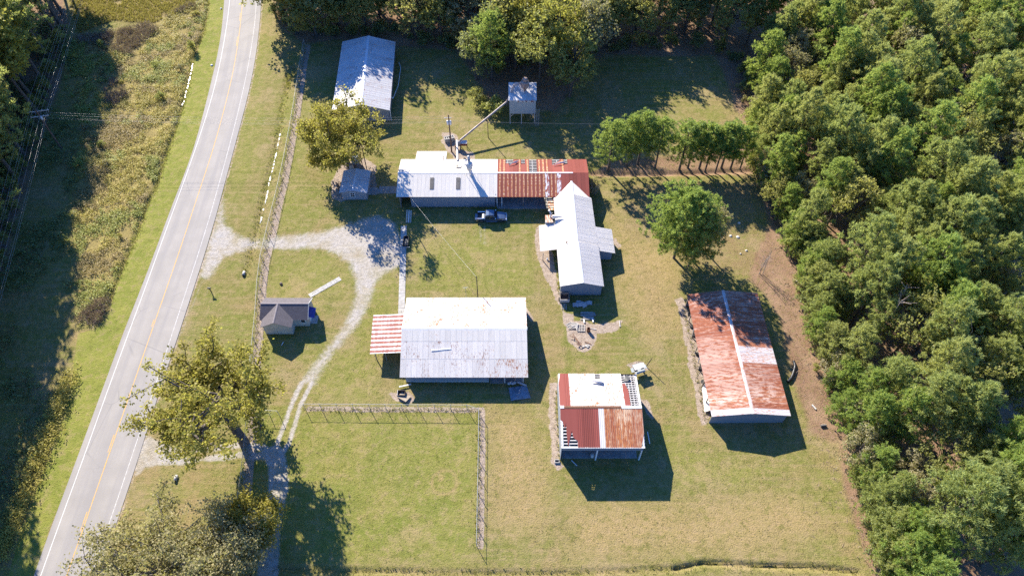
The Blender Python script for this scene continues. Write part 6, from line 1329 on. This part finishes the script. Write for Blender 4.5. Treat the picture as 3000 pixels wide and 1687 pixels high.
def proto(key, gen, H, bark=None):
    mb, V, t = gen; PROTO[key] = (mb.mesh('trunk', [bark or M_BARK], (0,0,0)), leaf_mesh('crown', V, 3 if key.startswith('pine') else 4, t, L_PINE), H)
for i in range(6): proto('pine%d' % i, pine_parts(20+i, 18, [.34,.42,.30,.45,.38,.34][i], [4.0,3.5,4.5,3.7,4.1,4.7][i], 66, 14), 18)
for i in range(2): proto('pineslim%d' % i, pine_parts(60+i, 13, .30, 2.5, 38, 14), 13)
for i in range(2): proto('pinelow%d' % i, pine_parts(70+i, 13, .07, 3.7, 70, 14), 13)
for i in range(4): proto('hard%d' % i, lump_tree(40+i, 16, .25, [4.3,3.9,4.8,4.1][i], 30, 140, .36), 16)
for i in range(3): proto('hardlow%d' % i, lump_tree(140+i, 14, .02, [4.2,3.8,4.5][i], 36, 140, .36), 14)
for i in range(3): proto('shrub%d' % i, lump_tree(90+i, 3.0, .02, 1.7, 12, 90, .26), 3.0)
def tree(key, x, y, h, label, m, name='tree', cat='tree', group=None, wid=1.0, rz=None, bark=None):
    tm, cm, H = PROTO[key]; s = h/H; t = thing(name, label, cat, (x, y, gz(x, y)-.05), group); t.scale = (s*wid, s*wid, s); t.rotation_euler = (0, 0, random.uniform(0, 6.28) if rz is None else rz)
    a = bpy.data.objects.new('trunk', tm); COL.objects.link(a); a.parent = t
    if bark: a.material_slots[0].link = 'OBJECT'; a.material_slots[0].material = bark
    c = bpy.data.objects.new('crown', cm); COL.objects.link(c); c.parent = t; c.material_slots[0].link = 'OBJECT'; c.material_slots[0].material = m
    return t
def single_tree(name, label, cat, base, gen, m, bark=None, k=4):
    mb, V, t = gen; r = thing(name, label, cat, (base[0], base[1], gz(base[0], base[1])-.05))
    a = bpy.data.objects.new('trunk', mb.mesh('trunk', [bark or M_BARK], (0,0,0))); COL.objects.link(a); a.parent = r
    c = bpy.data.objects.new('crown', leaf_mesh('crown', V, k, t, m)); COL.objects.link(c); c.parent = r; return r
# ------------------------------------------------------------------ trees one can point to
def named_trees():
    b = G(717,1297); c = G(560,1052,15); single_tree('tree', 'large spreading olive leaved tree leaning over the road', 'tree', b, broad_tree(5, 18.5, 8.5, 7.2, .42, 14, 14, ((c.x-b.x)*1.0, (c.y-b.y)*.9), .95, None, .72), L_ROAD)
    b = G(1025,489); single_tree('tree', 'olive green tree standing behind the little grey house', 'tree', b, broad_tree(11, 15.5, 7.6, 3.6, .42, 14, 14, (-1.6, 1.2), .95), L_ROAD)
    for (px, py), h, R_, seed, m, lab in (((440,1655),12,8.2,21,L_GREY,'greyish olive tree overhanging the road at the bottom left'), ((640,1640),11.5,6.8,22,L_GREY,'sparse grey green tree beside the lower driveway at the bottom'), ((722,1520),9.5,3.6,23,L_ROAD,'small yellow green tree at the upper right of the bottom left trees')):
        p = G(px, py, h*.6); single_tree('tree', lab, 'tree', p, broad_tree(seed, h, R_, h*.30, .34, 13, 11, (0, 0), .95, None, .36), m, M_BARKG)
    b = G(1974,756); single_tree('pine_tree', 'lone bright green pine with a rounded crown right of the workshop', 'pine tree', b, pine_parts(301, 18, .22, 6.6, 150, 14), L_PINEB, None, 3)
    b = G(2029,765); single_tree('pine_tree', 'thinner pine growing close behind the lone rounded pine', 'pine tree', b, pine_parts(302, 15.5, .12, 4.6, 90, 14), L_PINE, None, 3)
    b = G(2068,742); tree('hard1', b.x, b.y, 14, 'vine hung olive tree on the right of the lone rounded pine', L_TAN, 'tree', 'tree', None, .85)
    gl = 'pines in the row behind the red roof'
    for i, (px, py, h, key, w_, lab) in enumerate(((1782,500,13.5,'pine2',1.25,'leftmost tall pine of the row, next to the red roof'),(1835,488,13.2,'pine5',1.15,'tall pine just right of the leftmost one in the row'),(1868,482,13.6,'pine0',1.25,'tallest pine of the row, in its left half'),(1919,492,13.0,'pine4',1.15,'pine with a dark bare trunk in the middle of the row'),(1990,497,12.2,'pineslim0',1.5,'slender pine right of the gap in the row'),(2015,492,11.6,'pineslim1',1.4,'second slender pine right of the gap in the row'),(2048,494,12.0,'pineslim1',1.4,'slender pine in the middle of the right half of the row'),(2066,500,11.6,'pineslim0',1.1,'slender pine with leaning trunk in the right half of the row'),(2096,503,12.4,'pine3',1.15,'broadest pine of the right half of the row'),(2113,492,12.2,'pineslim1',1.4,'third slender pine from the right end of the row'),(2140,494,11.4,'pineslim0',1.35,'second slender pine from the right end of the row'),(2168,494,11.2,'pineslim1',1.0,'slender pine at the far right end of the row'))):
        b = G(px, py); tree(key, b.x, b.y, h, lab, L_PINEB, 'pine_tree', 'pine tree', gl, w_)
    for (x, y), h, key, m, lab, w_ in ((D((1238,212))[0],18.5,'pine5',L_PINEB,'bright green tall pine left of the yellowing tree above the hopper',1.0),(D((1395,205))[0],25,'hard0',L_YEL,'tall yellowing tree behind the hopper',1.0),(D((1355,225))[0],22,'hard2',L_OAK,'tall green tree directly behind the hopper',1.0),(D((1432,250))[0],20,'hardlow1',L_OAK,'dark green tree right of the hopper',1.05),(D((1475,190))[0],22,'hard1',L_TAN,'pale leaved tree at the right of the trees behind the hopper',1.0),(D((1325,165))[0],23,'hard1',L_YEL,'yellow green tree behind the bright pine near the hopper',.9),(D((1205,200))[0],16,'hardlow0',L_DARK,'dark pine left of the bright pine near the hopper',1.1)):
        b = G(x, y); tree(key, b.x, b.y, h, lab, m, 'pine_tree' if 'pine' in key else 'tree', 'pine tree' if 'pine' in key else 'tree', None, w_)
    for (x, y), h, key, m, lab, w_ in (((1445,332),4.6,'shrub0',L_BRUSHG,'pale green bushy shrub left of the hopper',1.1),((1400,300),3.6,'shrub1',L_OAK,'darker shrub behind the pale one near the hopper',1.3),((567,150),2.9,'shrub1',L_OAK,'round green bush at the end of the roadside ditch',.78),((1738,560),4.0,'shrub2',L_TAN,'bush growing against the corner of the red roof',.62),((1641,842),1.7,'shrub0',L_OAK,'small plant at the front left corner of the workshop',.8),((2215,500),4.5,'shrub1',L_BRUSHG,'leafy shrub at the right end of the pine row',1.0)):
        b = G(x, y); tree(key, b.x, b.y, h, lab, m, 'shrub', 'shrub', None, w_)
    def bare(name, label, cat, b, h, seed, m, n=4, sp=1.0):
        b = Vector((b.x, b.y, 0)); r = np.random.default_rng(seed); t = thing(name, label, cat, tuple(b)); big = h/6.0 if h > 8 else 1.0
        for i in range(n):
            mb = MB(); p = np.array([b.x+r.normal()*.35*sp, b.y+r.normal()*.3*sp, 0]); d = unit(np.array([r.normal()*.14+.06, r.normal()*.14, 1])); L = h*r.uniform(.75, 1.05); mb.tube(p, p+d*L, .05*big, .015*big, 5, False)
            for j in range(16): s = r.uniform(.35, 1); dd = unit(d*.6+r.normal(size=3)*.6); q = p+d*L*s; mb.tube(q, q+dd*L*.22*(1.2-s*.6), .018*big, .006*big, 3, False)
            part('stem', mb, m, t)
    bare('bare_sapling', 'leafless pale saplings standing at the forest edge above the rusted barn', 'sapling', G(2227,800), 6.2, 5, M_DEADWOOD, 6, 1.4)
    for i, (x, y, lab) in enumerate(((2620,940,'bare grey dead tree in a gap of the right forest, level with the rusted barn'),(2760,1080,'pale dead tree leaning in a gap near the right edge of the photo'),(2440,600,'bare branched tree among pines level with the workshop'),(2700,420,'bare grey tree among pines near the upper right'),(2890,1350,'bare tree deep in the lower right corner of the forest'))): bare('dead_tree', lab, 'dead tree', G(x, y, 7), 16, 40+i, M_DEADWOOD, 2, .8)
    bare('dead_shrub', 'dark leafless shrub left of the little grey house', 'dead shrub', G(993,556), 2.6, 6, M_RUSTY, 5, .6)
    bare('dead_shrub', 'grey leafless branches on the bush by the red roof corner', 'dead shrub', G(1741,572), 3.6, 7, M_DEADWOOD, 4, .8)
named_trees()

# ------------------------------------------------------------------ the woods: every tree one can make out
def scatter(poly, step, seed, jitter=.42):
    q = np.array(poly); r = np.random.default_rng(seed); xs = np.arange(q[:,0].min(), q[:,0].max(), step); ys = np.arange(q[:,1].min(), q[:,1].max(), step*.9); X, Y = np.meshgrid(xs, ys); X[1::2] += step/2
    P = np.stack([X.ravel(), Y.ravel()], 1)+r.uniform(-jitter, jitter, (X.size, 2))*step; return P[inside(P, poly)], r
WOOD_R = G2(D((1850,150),(1888,340),(1900,440),(1955,560),(2000,690),(2030,800),(2062,940),(2118,1090),(2142,1200),(2172,1330),(2205,1449),(2230,1530),(2900,1530),(2820,-40),(1850,-40)))
WOOD_T = G2(D((690,40),(740,80),(800,88),(1000,96),(1120,118),(1190,150),(1230,185),(1480,150),(1560,122),(1800,122),(1850,160),(1850,-60),(690,-60)))
WOOD_L = G2(D((170,85),(128,205),(84,340),(30,560),(-30,800),(-60,1000),(-100,1300),(-140,1600),(-620,1600),(-520,-60),(170,-60)))
def zone(x, y, z=12):
    px, py = proj_px(x, y, z); v = 'level with the hopper' if py < 330 else 'level with the red roof' if py < 600 else 'level with the workshop' if py < 850 else 'level with the rusted barn' if py < 1220 else 'level with the fenced field'; h = 'far side' if px > 2760 else 'deep inside' if px > 2500 else 'yard side'
    return v, h
def woods():
    cnt = 0
    P, r = scatter(WOOD_R, 5.05, 1); edge = seg_dist(P, WOOD_R[:12])
    for (x, y), e in zip(P, edge):
        u = proj_px(x, y, 13)
        if u[0] < 1500 or u[0] > 3090 or u[1] < -60 or u[1] > 1850: continue
        if r.random() < .05: continue
        k = r.random(); h = r.uniform(12.5, 22) if e > 6 else r.uniform(11.5, 16); cl = fbm(np.array([[x, y]]), .045, 31, 2)[0]
        if e < 6 and k < .62: kind = ('pinelow%d' % r.integers(2), L_PINEB if k < .33 else L_PINE, 'edge')
        elif e < 6 and k < .82: kind = ('hardlow%d' % r.integers(3), L_TAN if k < .72 else L_OAK, 'hedge')
        elif k < .80-.9*max(0, cl-.58): kind = ('pine%d' % r.integers(6), L_PINE if r.random() < .72 else L_PINEB, 'pine')
        elif k < .93: kind = ('hard%d' % r.integers(4), L_OAK, 'oak')
        else: kind = ('hard%d' % r.integers(4), L_TAN, 'tan')
        zv, zh = zone(x, y); tone = 'brighter green' if kind[1] is L_PINEB else 'dull green'
        lab, grp, nm = {'edge': ('%s low branched pine on the right forest edge, %s' % (tone, zv), '%s edge pines, %s' % (tone, zv), 'pine_tree'), 'hedge': ('%s leafy tree on the right forest edge, %s' % ('tan' if kind[1] is L_TAN else 'green', zv), '%s leafy edge trees, %s' % ('tan' if kind[1] is L_TAN else 'green', zv), 'tree'),
            'pine': ('%s %s pine in the right forest, %s, %s' % ('tall' if h > 17.3 else 'shorter', tone, zv, zh), '%s %s forest pines, %s, %s' % ('tall' if h > 17.3 else 'shorter', tone, zv, zh), 'pine_tree'), 'oak': ('round topped green tree among right forest pines, %s, %s' % (zv, zh), 'green forest trees, %s, %s' % (zv, zh), 'tree'), 'tan': ('tan leaved tree among right forest pines, %s, %s' % (zv, zh), 'tan forest trees, %s, %s' % (zv, zh), 'tree')}[kind[2]]
        tree(kind[0], x, y, h*(.92 if kind[0][0] == 'h' else 1), lab, kind[1], nm, nm.replace('_', ' '), grp, r.uniform(.74, .98)); cnt += 1
    q = resample(np.array(WOOD_R[1:12], float), 36); r = np.random.default_rng(15)
    for i in range(36):
        x, y = q[i]+r.normal(size=2)*.7+np.array([1.2, 0]); hard = r.random() < .38; zv, zh = zone(x, y)
        m = (L_TAN if r.random() < .5 else L_OAK) if hard else (L_PINEB if r.random() < .5 else L_PINE); tone = ('tan' if m is L_TAN else 'green') if hard else ('brighter green' if m is L_PINEB else 'dull green')
        lab = ('small %s front row leafy tree of the right forest, %s' if hard else 'small %s front row pine of the right forest, %s') % (tone, zv)
        tree(('hardlow%d' % r.integers(3)) if hard else ('pinelow%d' % r.integers(2)), x, y, r.uniform(6.5, 11), lab, m, 'tree' if hard else 'pine_tree', 'tree' if hard else 'pine tree', 'front row %s %s, %s' % (tone, 'leafy trees' if hard else 'pines', zv), r.uniform(.95, 1.2))
    n1 = cnt; P, r = scatter(WOOD_T, 5.4, 2)
    P = np.vstack([P, [(-53,157),(-48,154.5),(-57,163),(-43,160)]]); edge = seg_dist(P, WOOD_T[:11])
    for ii, ((x, y), e) in enumerate(zip(P, edge)):
        u = proj_px(x, y, 13)
        if u[1] < -190: continue
        if u[0] > 1760 and r.random() < .38: continue
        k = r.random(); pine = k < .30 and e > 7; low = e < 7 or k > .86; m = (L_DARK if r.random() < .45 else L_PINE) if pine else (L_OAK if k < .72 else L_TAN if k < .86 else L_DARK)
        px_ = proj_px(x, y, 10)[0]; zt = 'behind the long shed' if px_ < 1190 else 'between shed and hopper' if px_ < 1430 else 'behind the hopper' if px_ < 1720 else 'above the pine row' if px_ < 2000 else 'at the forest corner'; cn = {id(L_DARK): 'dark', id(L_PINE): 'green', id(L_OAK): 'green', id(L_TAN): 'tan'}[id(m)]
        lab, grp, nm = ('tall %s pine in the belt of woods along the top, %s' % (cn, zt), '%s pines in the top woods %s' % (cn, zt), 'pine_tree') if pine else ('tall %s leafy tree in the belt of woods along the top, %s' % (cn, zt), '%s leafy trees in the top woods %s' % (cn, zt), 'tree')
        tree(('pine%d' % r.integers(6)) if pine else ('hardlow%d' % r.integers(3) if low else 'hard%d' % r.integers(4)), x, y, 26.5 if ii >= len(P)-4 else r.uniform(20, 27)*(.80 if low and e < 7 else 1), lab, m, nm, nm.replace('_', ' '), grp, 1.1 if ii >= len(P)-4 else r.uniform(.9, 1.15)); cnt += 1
    n2 = cnt; P, r = scatter(WOOD_L, 5.6, 3)
    for x, y in P:
        u = proj_px(x, y, 12)
        if u[0] < -620 or u[1] < -190 or y < 5: continue
        k = r.random(); pine = k < .5; lab, grp, nm = ('tall shaded pine in the woods along the left edge', 'pines in the left woods', 'pine_tree') if pine else ('tall shaded leafy tree in the woods along the left edge', 'leafy trees in the left woods', 'tree')
        tree(('pine%d' % r.integers(6)) if pine else ('hard%d' % r.integers(4)), x, y, r.uniform(24, 29), lab, L_PINE if pine else (L_OAK if k < .85 else L_YEL), nm, nm.replace('_', ' '), grp, r.uniform(.95, 1.2)); cnt += 1
    print('TREES', n1, n2-n1, cnt-n2)
    # shrubs that close the forest edges
    for line, seed, lab, grp, ms in ((WOOD_R[:12], 5, 'leafy shrub at the foot of the right forest edge', 'shrubs at the right forest edge', (L_OAK, L_TAN, L_DARK)), (WOOD_T[:11], 6, 'shaded shrub at the foot of the top woods', 'shrubs at the top woods', (L_DARK, L_OAK)), (WOOD_L[:6], 7, 'dark shrub at the foot of the left woods', 'shrubs at the left woods', (L_DARK, L_OAK))):
        q = resample(np.array(line, float), 60); r = np.random.default_rng(seed)
        for i in range(60):
            if r.random() < .25: continue
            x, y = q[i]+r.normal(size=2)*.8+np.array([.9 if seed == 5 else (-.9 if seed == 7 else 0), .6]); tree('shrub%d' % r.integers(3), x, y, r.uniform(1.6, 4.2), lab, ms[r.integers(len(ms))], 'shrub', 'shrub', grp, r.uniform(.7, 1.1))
def proj_px(x, y, z):
    q = np.array([x, y, z-CAM_H]); d = q@_f; return 1500+FOCAL*q[0]/d, 843.5-FOCAL*(q@_u)/d
woods()

# ------------------------------------------------------------------ weeds nobody could count
def stuff(name, label, V, k, t, m):
    o = bpy.data.objects.new(name, leaf_mesh(name, V, k, t, m)); COL.objects.link(o); return tag(o, label, None, None, 'stuff')
def thicket():
    r = np.random.default_rng(77); q = np.array(BRUSH); n = 26000; P = np.stack([r.uniform(q[:,0].min(), q[:,0].max(), n), r.uniform(q[:,1].min(), q[:,1].max(), n)], 1); P = P[inside(P, BRUSH)]
    z = ground_z(P); hh = .75*fbm(P, .22, 21, 3)*(.5+.5*fbm(P, .8, 24, 2)); g = fbm(P, .11, 22, 3)+.25*(fbm(P, .7, 25, 2)-.5); dz = big_max(P, [G2(tl((480,250),(700,160),(900,90),(1100,40),(1420,-20),(1480,60),(1280,120),(1190,220),(1100,320),(1000,420),(880,400),(800,330),(620,330))), G2(tl((780,640),(900,600),(960,720),(900,800),(820,780))), G2(ml((760,820),(830,800),(830,1000),(640,1040),(600,950)))], 2.0)
    bare = fbm(P, .55, 26, 3); keep = bare > .40; P, z, hh, g, dz = P[keep], z[keep], hh[keep], g[keep], dz[keep]; hh = hh*(.6+1.6*np.maximum(0, fbm(P, .16, 27, 2)-.4))
    C = np.column_stack([P, z+hh+.06]); up = np.tile(np.array([0,0,1.]), (len(P), 1)); kind = np.where((dz > .45) & (r.random(len(P)) < .85), 2, np.where(g > .55, 1, np.where(fbm(P, .13, 28, 3)+.3*(fbm(P, .9, 29, 2)-.5) > .53, 3, 0)))
    for i, (nm, lab, m, sz) in enumerate((('weeds', 'tangled yellow olive weeds between the road and the left woods', L_BRUSH, .40), ('vines', 'green vines creeping over the weeds left of the road', L_BRUSHG, .42), ('dry_weeds', 'dry brownish weeds mixed into the thicket left of the road', L_TANW, .36))):
        k = kind == (i if i < 2 else 3); V, t = leaf_quads(C[k], up[k], r, 13, .30, sz*.62, .25, .5); stuff(nm, lab, V, 4, t, m)
    k = kind == 2; Ck = np.repeat(C[k], 3, 0)+r.normal(size=(3*k.sum(), 3))*np.array([.4,.4,.12]); V, t = tuft_blades(Ck, np.tile(np.array([0,0,.5]), (len(Ck), 1)), r, 7, .5, 1.1, .035); stuff('dead_canes', 'dead purple brown canes in the thicket left of the road', V, 3, t, L_BRUSHD)
    q = np.array(STRAW[0]); n = 60000; P = np.stack([r.uniform(-135, -60, n), r.uniform(140, 195, n)], 1); P = P[inside(P, STRAW[0])]; P = P[fbm(P, .3, 50, 3) > .34]
    C = np.column_stack([P, ground_z(P)]); V, t = tuft_blades(C, np.tile(np.array([.25,-.1,.9]), (len(P), 1)), r, 5, .3, .8, .05); stuff('tall_grass', 'golden tall grass at the top left beyond the thicket', V, 3, t, L_STRAW)
    q = np.array(BRUSH); cnt = 0
    while cnt < 16:
        x, y = r.uniform(q[:,0].min(), q[:,0].max()), r.uniform(q[:,1].min(), q[:,1].max())
        if not inside(np.array([[x, y]]), BRUSH)[0]: continue
        m, cn = ((L_BRUSHG, 'green'), (L_TAN, 'tan'), (L_BRUSH, 'yellow olive'))[cnt % 3]; tree('shrub%d' % r.integers(3), x, y, r.uniform(.9, 1.9), 'low %s bush standing out of the weeds left of the road' % cn, m, 'shrub', 'shrub', '%s bushes in the roadside weeds' % cn, r.uniform(1.0, 1.5)); cnt += 1
    # dim undergrowth under the left woods and along the shaded clearing
    U = G2([(225,130),(225,400),(230,640),(225,900),(190,1100),(150,1250),(60,1450),(10,1640),(-120,1700),(-300,1700),(-300,100),(150,60)]); q = np.array(U); n = 16000; P = np.stack([r.uniform(q[:,0].min(), q[:,0].max(), n), r.uniform(q[:,1].min(), q[:,1].max(), n)], 1); P = P[inside(P, U)]; P = P[fbm(P, .12, 30, 3) > .43]
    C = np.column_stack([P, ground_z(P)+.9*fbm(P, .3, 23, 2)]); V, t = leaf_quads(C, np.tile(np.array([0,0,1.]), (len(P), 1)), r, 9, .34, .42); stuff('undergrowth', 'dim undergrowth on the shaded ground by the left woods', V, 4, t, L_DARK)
    # weeds at the edge between the lower verge and the clearing
    e = resample(np.array(G2(bl((560,-60),(500,90),(430,330),(330,560),(250,760),(180,950),(110,1130),(40,1330))), float), 900); P = e+r.normal(size=e.shape)*np.array([.9,.9])+np.array([-.6, 0]); C = np.column_stack([P, ground_z(P)+r.uniform(0, .9, len(P))]); V, t = leaf_quads(C, np.tile(np.array([0,0,1.]), (len(P), 1)), r, 12, .3, .24); stuff('weeds', 'strip of weeds at the foot of the lower left verge', V, 4, t, L_BRUSH)
    # rough grass along ditches, fence lines and walls
    Cs = []
    for line, wd, dn in ((DITCH_R, .6, 12), (DITCH_F, .4, 7), (FENCE_W, .25, 9), (FIELD_W, .22, 9), (DITCH_L, .4, 16)):
        q = np.array(line, float); L = np.linalg.norm(np.diff(q, axis=0), axis=1).sum(); s = resample(q, int(L*dn)); Cs.append(s+r.normal(size=s.shape)*wd)
    for x0, y0, x1, y1 in ((-18.2,57.9,2.2,57.9),(8.6,76,8.3,97),(16.2,76,16.1,84),(7.2,44.7,7.2,57),(31.1,51,30.7,73),(43.6,51,43.1,73),(-22.3,97.5,-3,97.5),(-43.2,67.6,-37.8,67.5),(16.1,75.9,8.7,75.9)):
        L = math.hypot(x1-x0, y1-y0); s = np.linspace([x0,y0], [x1,y1], int(L*7)); Cs.append(s+r.normal(size=s.shape)*.22)
    P = np.vstack(Cs); C = np.column_stack([P, ground_z(P)]); V, t = tuft_blades(C, np.tile(np.array([0,0,1.]), (len(P), 1)), r, 5, .14, .38, .045); stuff('rough_grass', 'rough tufts of grass along ditches, fences and walls', V, 3, t, L_GRASS)
    # fallen needles, twigs and leaf clumps by the forest edge
    q = resample(np.array(WOOD_R[:11], float), 700); P = q+np.column_stack([-np.abs(r.normal(size=700))*3.2+1, r.normal(size=700)*1.5]); C = np.column_stack([P, ground_z(P)+.05]); V, t = tuft_blades(C, r.normal(size=(700,3))*.6-np.array([0,0,.8]), r, 4, .3, 1.0, .025); V[:, 2] = np.maximum(V[:, 2], .03); stuff('fallen_twigs', 'fallen twigs scattered on the red brown litter by the forest', V, 3, t, L_BRUSHD)
    # slight unevenness of the mown grass: short clumps standing proud over the whole yard
    Y = G2([(560,1700),(800,330),(1120,370),(1700,380),(2000,420),(2350,800),(2420,1000),(2560,1700)]); qq = np.array(Y); n = 70000; P = np.stack([r.uniform(qq[:,0].min(), qq[:,0].max(), n), r.uniform(qq[:,1].min(), qq[:,1].max(), n)], 1); P = P[inside(P, Y)]
    bad = big_max(P, LOT+LOT2+DIRT, .5); bad = np.maximum(bad, area(P, ROADPOLY, .5))
    for l, rr_ in TRACKS_W: bad = np.maximum(bad, stroke(P, l, rr_, .3))
    P = P[(bad < .3) & (fbm(P, .35, 40, 3) > .40)]
    for x0, y0, x1, y1 in ((-22,98,14.8,111),(-18,58,2,73.5),(7.4,44.8,19.6,57),(31,51,43,74),(8.4,76.3,16,97.5),(-43.2,67.8,-35.5,73.5),(-34,99.6,-28.8,105.6),(-20,-5,-20,-5)): P = P[~((P[:,0] > x0) & (P[:,0] < x1) & (P[:,1] > y0) & (P[:,1] < y1))]
    C = np.column_stack([P, ground_z(P)-.02]); V, t = tuft_blades(C, np.tile(np.array([0,0,.5]), (len(P), 1)), r, 4, .05, .13, .04); stuff('grass_clumps', 'short clumps of mown grass over the yard', V, 3, t, L_GRASS)
thicket()
